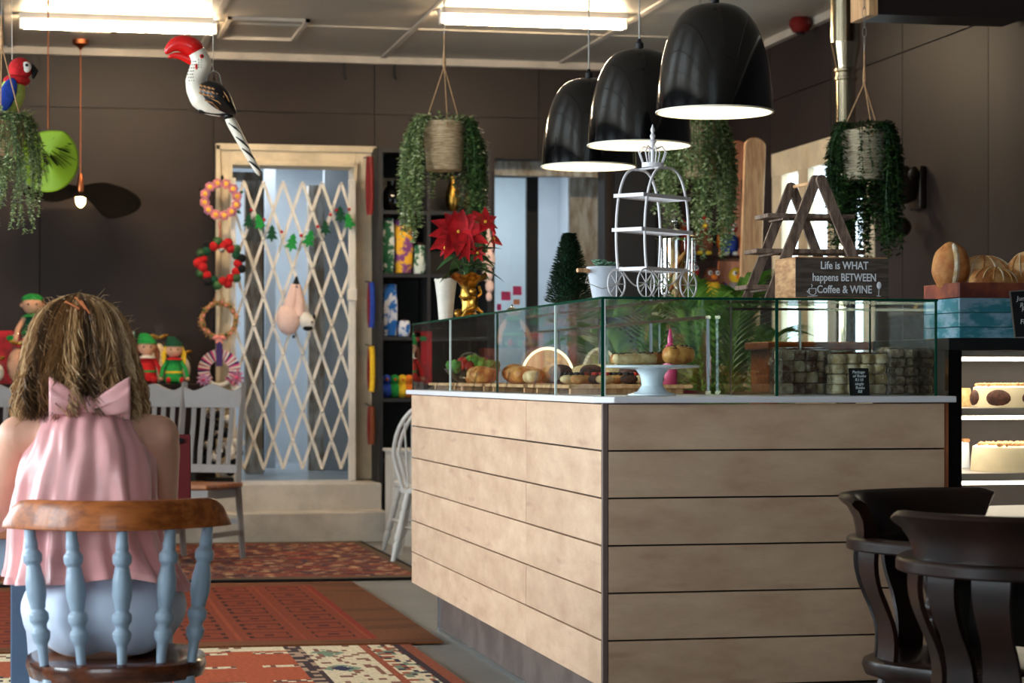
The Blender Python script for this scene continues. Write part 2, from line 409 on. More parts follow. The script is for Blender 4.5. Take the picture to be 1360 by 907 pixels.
# ------------------------------------------------------------------ the room
XR, XL, YB, YF, ZC = 4.85, -3.6, 16.0, -2.6, 3.4
def cutrects(cells, holes):
    for h in holes:
        o = []
        for (a, b, c, d) in cells:
            ha, hb, hc, hd = max(a, h[0]), min(b, h[1]), max(c, h[2]), min(d, h[3])
            if ha >= hb or hc >= hd: o.append((a, b, c, d)); continue
            if a < ha: o.append((a, ha, c, d))
            if hb < b: o.append((hb, b, c, d))
            if c < hc: o.append((ha, hb, c, hc))
            if hd < d: o.append((ha, hb, hd, d))
        cells = o
    return [r for r in cells if r[1]-r[0] > .02 and r[3]-r[2] > .02]
st('floor', MB().bb(XL-.3, XR+.3, YF-.3, YB+.05, -.2, 0), M['concrete'], smooth=False)
st('ceiling', MB().bb(XL-.3, XR+.3, YF-.3, YB+.3, ZC, ZC+.15), M['ceiling'], smooth=False)
DA = (XW(303, 16), XW(472, 16), 0, PY(380, 207, 16).z)          # gated doorway
DB = (XW(657, 16), XW(803, 16), 0, PY(700, 211, 16).z)          # passage behind the counter
def wall_x(name, Y0, Y1, holes, xs, zs, face, m):                # wall in the XZ plane, with panels on the face at Y = face
    b = MB()
    for r in cutrects([(XL-.3, XR+.3, 0, ZC)], holes): b.bb(r[0], r[1], Y0, Y1, r[2], r[3])
    o = st(name, b, m, smooth=False)
    for i in range(len(xs)-1):
        for j in range(len(zs)-1):
            for r in cutrects([(xs[i]+.004, xs[i+1]-.004, zs[j]+.004, zs[j+1]-.004)], holes):
                MB().bb(r[0], r[1], face, face+.014, r[2], r[3]).build('wall_panel', m, o, smooth=False)
    return o
wb = wall_x('wall_back', 16.014, 16.2, [DA, DB], [XL, -2.4, -1.2, 0, 1.2, 2.34, 3.54, XR], [0, 2.99, ZC], 16.0, M['wall_paint'])
WR = (12.75, 14.53, .9, 2.56)                                    # window opening (Y0, Y1, Z0, Z1) in the right wall
b = MB()
for r in cutrects([(YF-.3, YB, 0, ZC)], [WR]): b.bb(XR+.014, XR+.06, r[0], r[1], r[2], r[3])
wr = st('wall_right', b, M['wall_paint'], smooth=False)
ys = [YF, -.96, .24, 1.44, 2.64, 3.84, 5.04, 6.24, 7.44, 8.64, 9.84, 11.04, 12.24, 13.44, 14.64, 16.0]
for i in range(len(ys)-1):
    for z0, z1 in ((0, 2.98), (2.98, ZC)):
        for r in cutrects([(ys[i]+.004, ys[i+1]-.004, z0+.004, z1-.004)], [WR]):
            MB().bb(XR, XR+.014, r[0], r[1], r[2], r[3]).build('wall_panel', M['wall_paint'], wr, smooth=False)
LW = [(2.5, 4.7, .9, 2.6), (6.1, 8.3, .9, 2.6), (9.7, 11.9, .9, 2.6)]
b = MB()
for r in cutrects([(YF-.3, YB, 0, ZC)], LW): b.bb(XL-.2, XL, r[0], r[1], r[2], r[3])
st('wall_left', b, M['wall_paint'], smooth=False)
FW = (-3.0, -.2, .5, 2.6)
b = MB()
for r in cutrects([(XL, XR, 0, ZC)], [FW]): b.bb(r[0], r[1], YF-.2, YF, r[2], r[3])
st('wall_front', b, M['wall_paint'], smooth=False)
def window(name, horiz, pos, r, nm_, nz, m=M['cream_paint'], fw=.06):
    a0, a1, z0, z1 = r; f = MB()
    def bx(p0, p1, q0, q1, t=.03):
        if horiz: f.bb(p0, p1, pos-t, pos+t, q0, q1)
        else: f.bb(pos-t, pos+t, p0, p1, q0, q1)
    bx(a0, a1, z0, z0+fw); bx(a0, a1, z1-fw, z1); bx(a0, a0+fw, z0+fw, z1-fw); bx(a1-fw, a1, z0+fw, z1-fw)
    for i in range(1, nm_): x = a0+(a1-a0)*i/nm_; bx(x-.035, x+.035, z0+fw, z1-fw, .028)
    o = st(name, f, m, smooth=False)
    mu = MB()
    for j in range(1, nz):
        z = z0+(z1-z0)*j/nz
        if horiz: mu.bb(a0+fw, a1-fw, pos-.012, pos+.012, z-.014, z+.014)
        else: mu.bb(pos-.012, pos+.012, a0+fw, a1-fw, z-.014, z+.014)
    if nz > 1: mu.build('glazing_bar', m, o, smooth=False)
    for i in range(nm_):
        x0 = a0+(a1-a0)*i/nm_+.04; x1 = a0+(a1-a0)*(i+1)/nm_-.04
        p = MB()
        if horiz: p.bb(x0, x1, pos-.003, pos+.003, z0+fw, z1-fw)
        else: p.bb(pos-.003, pos+.003, x0, x1, z0+fw, z1-fw)
        p.build('window_pane', M['glass_window'], o, smooth=False)
    return o
for i, r in enumerate(LW): window('window_%d' % (i+1), False, XL-.1, r, 3, 2)
window('window_4', True, YF-.1, FW, 3, 1)
# cream triple window in the right wall
f = MB()
f.bb(XR-.012, XR+.05, WR[0]-.08, WR[1]+.05, 2.46, 2.62).bb(XR-.012, XR+.05, WR[0]-.08, WR[1]+.05, .82, 1.0)
w5 = st('window_5', f, M['cream_paint'], smooth=False, bevel=.004)
for y0, y1 in ((12.67, 12.86), (13.34, 13.49), (13.85, 14.05), (14.38, 14.58)):
    MB().bb(XR-.008, XR+.04, y0, y1, 1.0, 2.46).build('window_stile', M['cream_paint'], w5, smooth=False, bevel=.004)
for y0, y1 in ((12.86, 13.34), (13.49, 13.85), (14.05, 14.38)):
    MB().bb(XR+.012, XR+.016, y0, y1, 1.0, 2.46).build('window_pane', M['glass_window'], w5, smooth=False)
# cornices, ceiling battens
st('trim_1', MB().bb(XL, XR, YB-.05, YB, ZC-.05, ZC), M['cornice'], smooth=False)
st('trim_2', MB().bb(XR-.045, XR, YF, YB-.05, ZC-.05, ZC), M['cornice'], smooth=False)
n = 3
for x in (-1.5, -.2, 1.1, 2.4, 3.7):
    st('trim_%d' % n, MB().bb(x-.02, x+.02, YF, YB-.05, ZC-.012, ZC), M['cornice'], smooth=False); n += 1
for y in (14.62, 12.2, 9.8, 7.4, 5):
    st('trim_%d' % n, MB().bb(XL, XR-.05, y-.015, y+.015, ZC-.010, ZC), M['ceiling'], smooth=False); n += 1
# ceiling hatch
q0, q1 = PD(288, 52, 15.15), PD(412, 36, 14.4)
h = MB(); x0, x1, y0, y1 = q0.x, q1.x, q1.y, q0.y
h.bb(x0, x1, y0, y0+.03, ZC-.02, ZC); h.bb(x0, x1, y1-.03, y1, ZC-.02, ZC); h.bb(x0, x0+.03, y0, y1, ZC-.02, ZC); h.bb(x1-.03, x1, y0, y1, ZC-.02, ZC)
st('trim_%d' % n, h, M['cornice'], smooth=False); n += 1
q = PD(120, 41, 14.95); st('trim_%d' % n, MB().bb(q.x-.13, q.x+.13, q.y-.08, q.y+.08, ZC-.015, ZC), M['cornice'], smooth=False); n += 1
st('baseboard_back', MB().bb(XL, DA[0]-.15, YB-.02, YB, 0, .1), M['wall_paint'], smooth=False)
st('baseboard_right', MB().bb(XR-.02, XR, YF, YB-.03, 0, .1), M['wall_paint'], smooth=False)
# boxed beam at top right
qx = XW(1165, 10.5); zb = PY(1165, 19, 10.5).z
st('trim_%d' % n, MB().bb(qx, XR-.05, 10.5, 10.75, zb, ZC), M['wall_paint'], smooth=False); n += 1
st('trim_%d' % n, MB().bb(qx-.045, qx-.001, 10.49, 10.75, zb-.005, ZC), M['pine'], smooth=False); n += 1
# steps up to the gated doorway
xs0 = XW(150, 15.15)
x1 = PY(516, 700, 15.15).x; x2 = PY(506, 660, 15.45).x
s = st('trim_%d' % n, MB().bb(xs0, x1, 15.12, 15.42, 0, .205), M['step_paint'], bevel=.008, smooth=False); s.name = 'trim_%d' % n; n += 1
st('trim_%d' % n, MB().bb(xs0, x2, 15.42, 16.0, 0, .385), M['step_paint'], bevel=.008, smooth=False); n += 1
# room behind
AF = .385
st('floor_annex', MB().bb(.4, 4.6, 16.0, 19.6, .1, AF-.001), M['annex_floor'], smooth=False)
st('ceiling_annex', MB().bb(.4, 4.6, 16.21, 19.6, 3.05, 3.15), M['wall_cold'], smooth=False)
st('wall_annex_back', MB().bb(.4, 4.6, 19.5, 19.65, AF, 3.05), M['wall_cold'], smooth=False)
st('wall_annex_left', MB().bb(.4, .5, 16.21, 19.5, AF, 3.05), M['wall_cold'], smooth=False)
st('wall_annex_right', MB().bb(4.5, 4.6, 16.21, 19.5, AF, 3.05), M['wall_cold'], smooth=False)
st('wall_annex_middle', MB().bb(2.75, 2.85, 16.21, 19.5, AF, 3.05), M['wall_cold'], smooth=False)
def ann(u0, u1, v0, v1, Y, m, nm2, t=.08):
    a = PY(u0, v0, Y); c = PY(u1, v1, Y)
    return st(nm2, MB().bb(a.x, c.x, Y, Y+t, max(AF, c.z), a.z), m, smooth=False)
ann(326, 349, 232, 640, 17.2, M['weathered'], 'trim_%d' % n, .12); n += 1
ann(304, 349, 228, 240, 17.19, M['weathered'], 'trim_%d' % n, .12); n += 1
ann(343, 351, 250, 640, 17.5, M['black_matt'], 'trim_%d' % n); n += 1
ann(410, 431, 246, 640, 17.6, M['weathered'], 'trim_%d' % n, .12); n += 1
ann(431, 470, 200, 640, 17.75, M['wall_cold'], 'trim_%d' % n, .1); n += 1
ann(352, 366, 200, 640, 18.2, M['wall_cold'], 'trim_%d' % n); n += 1
for (u, v, Y) in ((415, 222, 18.4), (740, 190, 18.0)):  # second tube is added unseen to light the passage room
    q = PY(u, v, Y)
    t = thing('tube_light', 'cool white tube light %s' % ('seen through the gated doorway' if u < 500 else 'added out of sight above the passage behind the counter'), 'light', (q.x, q.y, 3.05), group=None)
    MB().bb(-.04, .04, -.65, .65, -.1, 0).build('fitting', M['gate_white'], t)
    MB().tube([(0, -.6, -.12), (0, .6, -.12)], .025, 10).build('tube', M['annex_tube'], t)
area('annex_fill', (1.4, 18.2, 3.0), (0, 0, 0), 1.2, 1.6, 46, (.92, .96, 1))  # added fill lights under the annex ceiling, which has no window
area('annex_fill', (3.6, 18.2, 3.0), (0, 0, 0), 1.2, 1.6, 40, (.92, .96, 1))
# passage: black framed glass door, notes
a = PY(657, 235, 16.9); c = PY(715, 640, 16.9)
d2 = st('door_2', MB().bb(a.x-.3, c.x, 16.9, 16.95, a.z-.0, a.z+.14).bb(c.x-.09, c.x, 16.9, 16.95, AF, a.z), M['black_matt'], smooth=False)
MB().bb(a.x-.3, c.x-.09, 16.92, 16.93, AF, a.z).build('door_pane', M['glass_window'], d2, smooth=False)
hd = PY(690, 393, 16.89)
for (u, v, w_, h_, m) in ((672, 393, 13, 12, 'poster_pink'), (687, 386, 12, 12, 'poster_pink'), (663, 408, 6, 9, 'poster_pink'), (686, 401, 9, 7, 'poster_peach')):
    p = PY(u, v, 16.89); k = 16.9/3000*1.0
    o = MB().bb(-w_*k/2, w_*k/2, -.002, .002, -h_*k/2, h_*k/2).build('paper_note', M[m], None, loc=p, smooth=False)
    tag(o, {672: 'pink paper note on the glass door, left of the higher pink note', 687: 'higher pink paper note on the glass door behind the counter', 663: 'small pink paper note cut by the door edge, lowest on the glass door', 686: 'small peach paper note under the higher pink note'}[u], 'note', 'paper notes on the glass door')
a = PY(757, 205, 16.6); c = PY(803, 640, 16.6)
st('trim_%d' % n, MB().bb(a.x, c.x+.3, 16.6, 16.66, AF, 2.7), M['weathered'], smooth=False); n += 1
a = PY(657, 214, 16.25); c = PY(803, 236, 16.25)
st('trim_%d' % n, MB().bb(a.x-.1, c.x+.1, 16.21, 16.3, c.z, 2.9), M['weathered'], smooth=False); n += 1
# radiator-like rail of the passage room
# black board right of the passage
a = PY(818, 205, 15.9); c = PY(872, 420, 15.9)
t = thing('chalkboard_panel', 'tall blank black board on the back wall behind the white carriage stand', 'board', ((a.x+c.x)/2, 15.95, 0))
MB().bb(a.x, c.x, 15.93, 15.985, .5, a.z).build('board', M['charcoal_board'], t, w=True, smooth=False)
# gated door frame
fo = (PY(288, 193, 15.93), PY(497, 640, 15.93)); fi_ = (PY(305, 214, 15.93), PY(471, 640, 15.93))
f = MB(); Y0, Y1 = 15.90, 16.0
f.bb(fo[0].x, fi_[0].x, Y0, Y1, .39, fo[0].z); f.bb(fi_[1].x, fo[1].x, Y0, Y1, .39, fo[0].z); f.bb(fi_[0].x, fi_[1].x, Y0, Y1, fi_[0].z, fo[0].z)
d1 = st('door_1', f, M['cream_paint'], bevel=.006, smooth=False)
f = MB(); e = .05
f.bb(fi_[0].x-e*.2, fi_[0].x+e*.3, 15.87, 16.15, .39, fi_[0].z); f.bb(fi_[1].x-e*.3, fi_[1].x+e*.2, 15.87, 16.15, .39, fi_[0].z); f.bb(fi_[0].x, fi_[1].x, 15.87, 16.15, fi_[0].z-.03, fi_[0].z)
f.bb(fo[0].x-.01, fo[1].x+.01, 15.875, 15.92, fo[0].z-.035, fo[0].z+.01)
f.bb(fo[0].x-.01, fo[0].x+.02, 15.875, 15.92, .39, fo[0].z); f.bb(fo[1].x-.02, fo[1].x+.01, 15.875, 15.92, .39, fo[0].z)
f.build('moulding', M['cream_paint'], d1, bevel=.004, smooth=False)
# scissor gate
gx0, gx1 = fi_[0].x+.02, fi_[1].x-.03; gz0, gz1 = PY(400, 622, 15.84).z, PY(400, 243, 15.84).z
g = thing('scissor_gate', 'white folding trellis security gate across the doorway at the top of the steps', 'gate', ((gx0+gx1)/2, 15.82, .385))
MB().bb(PY(463, 0, 15.82).x, PY(472, 0, 15.82).x, 15.80, 15.84, .386, PY(0, 231, 15.82).z).build('end_post', M['gate_white'], g, w=True, bevel=.003)
MB().bb(gx0-.02, gx0+.012, 15.80, 15.84, .386, PY(0, 231, 15.82).z).build('end_post', M['gate_white'], g, w=True, bevel=.003)
MB().bb(PY(461, 0, 15.79).x, PY(474, 0, 15.79).x, 15.785, 15.80, PY(0, 396, 15.8).z, PY(0, 380, 15.8).z).build('lock_box', M['gate_white'], g, w=True, bevel=.003)
per = PY(349.3, 0, 15.84).x-PY(323.3, 0, 15.84).x; px0 = PY(323.5, 0, 15.84).x
nz = 5; sl = (gz1-gz0)/(nz*per)
for fam in (1, -1):
    yy = 15.81 if fam == 1 else 15.826
    for k in range(-6, 13):
        xa = px0+per*k; xb = xa+fam*nz*per; za, zb_ = gz1, gz0
        pts = [(xa, za), (xb, zb_)]
        t0, t1 = 0.0, 1.0
        for lim, sg in ((gx0, 1), (gx1, -1)):
            da = (xa-lim)*sg; db = (xb-lim)*sg
            if da < 0 and db < 0: t0 = 2
            elif da < 0: t0 = max(t0, da/(da-db))
            elif db < 0: t1 = min(t1, da/(da-db))
        if t1-t0 < .03: continue
        p0 = V((xa+(xb-xa)*t0, yy, za+(zb_-za)*t0)); p1 = V((xa+(xb-xa)*t1, yy, za+(zb_-za)*t1))
        L = (p1-p0).length; ang = math.atan2(p1.z-p0.z, p1.x-p0.x)
        MB().box((p0+p1)/2, (L, .007, .021), (0, -ang, 0)).build('lattice_bar', M['gate_white'], g, w=True, smooth=False)
rv = MB()
for i in range(-6, 13):
    for j in range(0, 2*nz+1):
        x = px0+per*(i+(j % 2)*.5); z = gz1-(gz1-gz0)*j/(2*nz)
        if gx0 < x < gx1: rv.sph((x, 15.805, z), .009, 8, 5)
rv.build('rivets', M['gate_white'], g, w=True, kind='stuff')
# ------------------------------------------------------------------ rugs
def rug(name, x0, x1, y0, y1, nx, ny, fn, label, z=.012, wav=.0):
    mb = MB()
    def gp(a, b_): 
        x = x0+(x1-x0)*a; y = y0+(y1-y0)*b_
        return V((x+wav*sin(y*5), y+wav*sin(x*4), z+.002*sin(x*3+y*2)))
    mb.grid(gp, nx, ny)
    n0 = len(mb.v)
    o = mb.build(name, M['rug_pattern'], None, loc=((x0+x1)/2, (y0+y1)/2, 0), w=True, solid=.008, smooth=False, recalc=False)
    pattern(o, lambda c: fn((c.x-(x0-x1)/2)/(x1-x0), (c.y-(y0-y1)/2)/(y1-y0)))
    return tag(o, label, 'rug', 'rugs along the counter')
def hsh(*a):
    h_ = 1779033703
    for x in a: h_ = ((h_ ^ (int(x) & 0xffff))*2654435761+int(x)*374761393) & 0xffffffff; h_ ^= h_ >> 13
    return (h_ % 9973)/9973
def persian(a, b_):
    n1 = noise.noise(V((a*14, b_*34, 1))); n2 = noise.noise(V((a*44, b_*60, 5))); n3 = noise.noise(V((a*9, b_*26, 9)))
    c = (98, 50, 42)
    if n1 > .12: c = (124, 68, 54)
    if n1 < -.2: c = (74, 40, 42)
    if n2 > .3: c = (186, 150, 112)
    if n2 < -.32: c = (50, 48, 66)
    if n3 > .35: c = (136, 58, 42)
    e = min(a*6, (1-a)*6, b_*2.6, (1-b_)*2.6)
    if e < .14: c = (92, 74, 56) if e > .04 else (24, 20, 20)
    return c
rug('persian_rug', -1.2, 2.12, 12.28, 15.08, 300, 150, persian, 'worn red and brown patterned rug in front of the white steps')
def brickrug(a, b_):
    X = a*2.9; Y = b_*2.83        # metres
    c = (112, 66, 38)
    f_ = noise.noise(V((X*2, Y*7, 0)))
    if f_ > .25: c = (98, 56, 32)
    if X < 2.9-.25 and .16 < Y < 2.62:
        c = (128, 54, 31)
        if X > 2.9-.28 or Y < .19 or Y > 2.59: c = (134, 42, 26)
        u = (2.62-X) % .272; v = (Y-.2) % .345
        if .045 < u < .225 and .05 < v < .28:
            e = min(u-.045, .225-u); g_ = min(v-.05, .28-v)
            if e < .017 and abs(v-.165) > .03: c = (58, 24, 20)
            elif g_ < .03: c = (84, 28, 22)
            elif abs(u-.135) < .022 and abs(v-.165) < .03: c = (80, 30, 24)
        elif u < .012: c = (146, 66, 38)
    return c
rug('red_rug', -1.25, 1.65, 9.29, 12.12, 290, 280, brickrug, 'rust red rug with rows of dark rectangles, middle one of the three rugs')
def kilim(a, b_):
    X = (1-a)*2.9; Y = (1-b_)*2.4
    if X < .045: return (140, 74, 52)
    if X < .075: return (60, 44, 48)
    k = hsh(X/.022, Y/.05); k2 = hsh(X/.10, Y/.14, 3); cream = (214, 196, 164)
    if X < .04: return (146, 76, 52)
    if X < .19: return cream if k > .55 else ((118, 128, 108) if k > .35 else ((56, 48, 58) if k > .18 else (156, 84, 58)))
    if X < .215: return (150, 76, 52)
    if .46 < X < .53: return (62, 46, 50) if k > .35 else (170, 140, 116)
    if X < .46 or Y < .11:
        d_ = abs(((X*2.2) % .56)-.28)/.2+abs((Y % .5)-.25)/.16
        if d_ < .5: return (44, 46, 74) if k2 > .35 else (112, 130, 108)
        if d_ < .85 and k > .5: return (120, 138, 116)
        return cream if k > .22 else (132, 88, 74)
    if X < .95 and Y > .14:
        if abs((Y % .42)-.21) < .03 and abs((X % .24)-.12) < .07: return cream if k > .4 else (110, 70, 62)
        return (168, 80, 50)
    q = hsh(X/.24, Y/.24, 9)
    if k < .18: return (60, 54, 66)
    if q > .66: return (164, 82, 54)
    if q > .45: return (122, 138, 126)
    if q > .36: return (50, 52, 80)
    return cream if k > .35 else (150, 110, 90)
rug('kilim_rug', -1.4, 1.5, 6.85, 9.22, 290, 237, kilim, 'cream, orange and navy patterned rug nearest the camera')
# ------------------------------------------------------------------ the counter
CX0, CX1, CY0, CY1 = 1.61, 2.675, 6.41, 9.87
ct = thing('serving_counter', 'L-shaped counter clad in pale oak planks under the glass food case', 'counter', (CX0, CY0, 0))
zs = [.207+.139*i for i in range(7)]
MB().bb(CX0+.02, CX0+.55, CY0+.6, CY1-.02, .2, 1.03).bb(CX0+.02, CX1-.03, CY0+.022, CY0+.6, .2, 1.03).build('carcass', M['black_matt'], ct, w=True, smooth=False)
ysp = 7.47
for i in range(6):
    z0, z1 = zs[i]+.0025, zs[i+1]-.0025
    MB().bb(CX0+.019, CX1, CY0, CY0+.02, z0, z1).build('plank', M['oak'], ct, w=True, bevel=.0012, smooth=False)
    MB().bb(CX0+.001*(i % 2), CX0+.018, CY0+.016, ysp-.0012, z0, z1).build('plank', M['oak'], ct, w=True, bevel=.0012, smooth=False)
    MB().bb(CX0+.001*((i+1) % 2), CX0+.018, ysp+.0012, CY1, z0, z1).build('plank', M['oak'], ct, w=True, bevel=.0012, smooth=False)
MB().bb(CX0+.002, CX0+.0165, CY0-.001, CY0+.0155, zs[0], zs[6]).build('corner_post', M['oak_trim'], ct, w=True, smooth=False)
MB().bb(CX0+.11, CX0+.125, CY0+.12, CY1-.1, 0.0, .2).bb(CX0+.11, CX1-.05, CY0+.12, CY0+.135, 0, .2).build('kick_board', M['kick'], ct, w=True, smooth=False)
MB().bb(CX0+.103, CX0+.11, CY0+.113, CY1-.1, 0.0, .018).bb(CX0+.10, CX0+.11, CY1-.1, CY1-.09, 0, .2).bb(CX0+.11, CX1-.05, CY0+.113, CY0+.12, 0, .018).build('kick_strip', M['aluminium'], ct, w=True, smooth=False)
MB().bb(CX1+.001, CX1+.014, CY0+.004, CY0+.6, .0, 1.04).build('end_panel', M['pine_dark'], ct, w=True, smooth=False)
wt = MB(); o_ = .022
pts = [(CX0-o_, CY1+.02), (CX0-o_, CY0+.03), (CX0+.03, CY0-o_), (CX1+.03, CY0-o_), (CX1+.03, CY0+.64), (CX0+.58, CY0+.64), (CX0+.58, CY1+.02)]
wt.prism(pts, .019, o=(0, 0, 1.0515), ax=(1, 0, 0), ay=(0, 1, 0)).build('worktop', M['worktop'], ct, w=True, bevel=.003, smooth=False)
# ------------------------------------------------------------------ the glass case
GZ0, GZ1 = 1.0615, 1.353
gx, gm, ge = 1.612, 2.146, 2.655; gy, gb, ge2 = 6.42, 9.86, 6.98
gc = thing('glass_display_case', 'long frameless glass food case standing on the oak counter', 'display case', (gx, gy, GZ0))
def pane(*a): return MB().bb(*a).build('glass_pane', M['glass_clear'], gc, w=True, smooth=False)
def edge(*a, m='glass_edge'): return MB().bb(*a).build('pane_edge', M[m], gc, w=True, smooth=False)
t_ = .005; yd = [gy, 7.04, 7.98, 8.93, gb]
for i in range(4):
    pane(gx, gx+t_, yd[i]+.004, yd[i+1]-.004, GZ0, GZ1-.006)
    pane(gm-t_, gm, yd[i]+.012+(.0 if i else .01), yd[i+1]-.004, GZ0, GZ1-.006)
for i in (1, 3): edge(gx-.001, gx+t_+.001, yd[i]-.003, yd[i]+.003, GZ0, GZ1-.006, m='silicone')
edge(gx-.001, gx+t_+.001, yd[2]-.003, yd[2]+.003, GZ0, GZ1-.006)
edge(gx-.002, gx+.006, gy-.002, gy+.006, GZ0, GZ1-.006, m='glass_edge'); edge(gx+.006, gx+.010, gy-.002, gy+.004, GZ0, GZ1-.006, m='silicone')
edge(gx, gx+.006, gb-.006, gb, GZ0, GZ1-.006); edge(gm-.002, gm+.006, gy-.001, gy+.006, GZ0, GZ1-.006); edge(ge-.006, ge, gy-.001, gy+.006, GZ0, GZ1-.006); edge(ge-.005, ge, ge2-.006, ge2, GZ0, GZ1-.006)
pane(gx+.012, gm-.005, gy, gy+t_, GZ0, GZ1-.006); pane(gm+.007, ge-.007, gy, gy+t_, GZ0, GZ1-.006)
pane(gx+.007, gm-.006, gb-t_, gb, GZ0, GZ1-.006); pane(ge-t_, ge, gy+.007, ge2-.007, GZ0, GZ1-.006)
pane(gm+.007, gm+.28, ge2-t_, ge2, GZ0, GZ1-.006); pane(gm+.26, ge-.007, ge2-.014, ge2-.009, GZ0, GZ1-.006)
edge(gm+.262, gm+.267, ge2-.016, ge2-.008, GZ0, GZ1-.01, m='silicone')
edge(gm+.002, gm+.006, ge2-.1, ge2-.09, GZ0, GZ1-.01, m='silicone')
# top panes with dark green edges
tp = [(gx, gm, yd[i], yd[i+1]) for i in range(4)]+[(gm, ge, gy, ge2)]
for a in tp: pane(a[0]+.003, a[1]-.002, a[2]+.002, a[3]-.002, GZ1-.005, GZ1)
edge(gx-.002, gx+.003, gy-.002, gb, GZ1-.006, GZ1+.001); edge(gx-.002, ge+.002, gy-.003, gy+.002, GZ1-.006, GZ1+.001); edge(ge-.002, ge+.003, gy, ge2, GZ1-.006, GZ1+.001)
# inner glass door rail and uprights at the back of the case
MB().bb(gm-.03, gm-.012, 7.05, gb-.02, GZ1-.045, GZ1-.035).build('door_rail', M['steel'], gc, w=True, smooth=False)
MB().bb(gm-.03, gm-.012, 7.05, gb-.02, GZ0, GZ0+.012).build('door_rail', M['steel'], gc, w=True, smooth=False)
for y in (7.05, 7.75, 8.5, 9.2):
    MB().bb(gm-.024, gm-.016, y, y+.012, GZ0+.012, GZ1-.045).build('door_stile', M['aluminium'], gc, w=True, smooth=False)
MB().bb(gm+.012, ge-.012, ge2-.03, ge2-.022, GZ0, GZ0+.01).build('door_rail', M['steel'], gc, w=True, smooth=False)
MB().bb(gm+.012, ge-.012, ge2-.03, ge2-.022, GZ1-.02, GZ1-.012).build('door_rail', M['steel'], gc, w=True, smooth=False)
# ------------------------------------------------------------------ lamps
def tube_light(u0, u1, v, d, label):
    a, c = PD(u0, v, d), PD(u1, v, d); q = (a+c)/2; L = (c.x-a.x)/2
    t = thing('tube_light', label, 'light', (q.x, q.y, ZC), 0, 'warm tube lights on the ceiling')
    MB().box((0, 0, -.02), (2*L+.06, .10, .04)).build('fitting', M['gate_white'], t, bevel=.006)
    for s in (-1, 1): MB().bb(s*(L+.015)-.012, s*(L+.015)+.012, -.03, .03, -.10, -.04).build('lamp_holder', M['gate_white'], t, bevel=.003)
    for y in (-.028, .028): MB().tube([(-L, y, -.075), (L, y, -.075)], .017, 10).build('tube', M['tube_glow'], t)
    return t
tube_light(32, 284, 25, 14.3, 'warm glowing tube light on the ceiling at the left of the frame')
tube_light(585, 832, 33, 14.1, 'warm glowing tube light on the ceiling behind the hanging pot and pendants')
PEND = [(2.238, 7.35), (2.238, 8.33), (2.238, 9.14)]
plab = ['black dome pendant lamp, nearest and highest in view', 'black dome pendant lamp, middle of the row of three', 'black dome pendant lamp, farthest and lowest in view']
def pendant(x, y, zr, label, D=.395):
    t = thing('pendant_lamp', label, 'lamp', (x, y, ZC), 0, 'black dome pendants over the counter')
    z = zr-ZC; r = D/2; h = .365; pr = []
    for i in range(25):
        a = i/24*pi/2; pr.append((r*max(.02, cos(a)**.62) if i < 24 else .008, z+h*(sin(a)**1.12)))
    MB().lathe(pr, 48, cap=False).build('shade', M['black_gloss'], t, angle=80)
    MB().lathe([(a*.985-.001 if a > .03 else a, z+(b_-z)*.985+.0005) for a, b_ in pr], 48, cap=False).build('reflector', M['white_enamel'], t, angle=80)
    MB().lathe([(r-.001, z+.002), (r+.003, z+.001), (r+.003, z-.004), (r-.004, z-.004), (r-.004, z+.002)], 48, cap=False).build('rim', M['white_enamel'], t)
    MB().lathe([(.016, z+h-.005), (.016, z+h+.022), (.009, z+h+.03), (.006, z+h+.04)], 14).build('cord_grip', M['black_matt'], t)
    MB().tube([(0, 0, z+h+.03), (0, 0, -.03)], .0032, 8).build('cord', M['galvanised'], t)
    MB().lathe([(.05, 0), (.05, -.02), (.03, -.035), (.006, -.04)], 20).build('ceiling_rose', M['black_matt'], t)
    MB().lathe([(.02, z+h-.09), (.02, z+h-.01)], 12).build('socket', M['black_matt'], t)
    MB().sph((0, 0, z+h-.13), (.038, .038, .05), 16, 10).build('bulb', M['pendant_bulb'], t)
    return t
for (x, y), l, v, d in zip(PEND, plab, (150, 194, 222), (7.65, 8.61, 9.4)):
    pendant(x, y, H+(500-v)*d/F+.004, l)
# woven hat lamps
def hat(name, u, v, d, rx, rz_, m, label, tilt, yaw, slots, wav):
    c = PD(u, v, d)
    t = thing(name, label, 'lampshade', c)
    mb = MB(); m3 = Euler((0, tilt, yaw)).to_matrix()
    def fn(a, b_):
        q = a*2*pi; r = .02+b_*rx
        p = V((cos(q)*r, sin(q)*r*rz_, .05*(1-b_)+wav*b_*sin(2*q)))
        return m3 @ p
    mb.grid(fn, 64, 14, closed_u=True)
    mb.build('shade', M[m], t, solid=.006, angle=80)
    if slots:
        for k in range(22):
            q = 2*pi*k/22+.1*rnd.random(); b0 = .3+.2*rnd.random(); b1 = b0+.2+.25*rnd.random()
            s = MB(); pts = []
            for i in range(5): 
                b_ = b0+(b1-b0)*i/4; pts.append(fn(q/(2*pi), b_))
            s.tube(pts, [.003, .007, .008, .007, .003], 6, sq=.9).build('slot', M['hat_black'], t)
    return t, m3
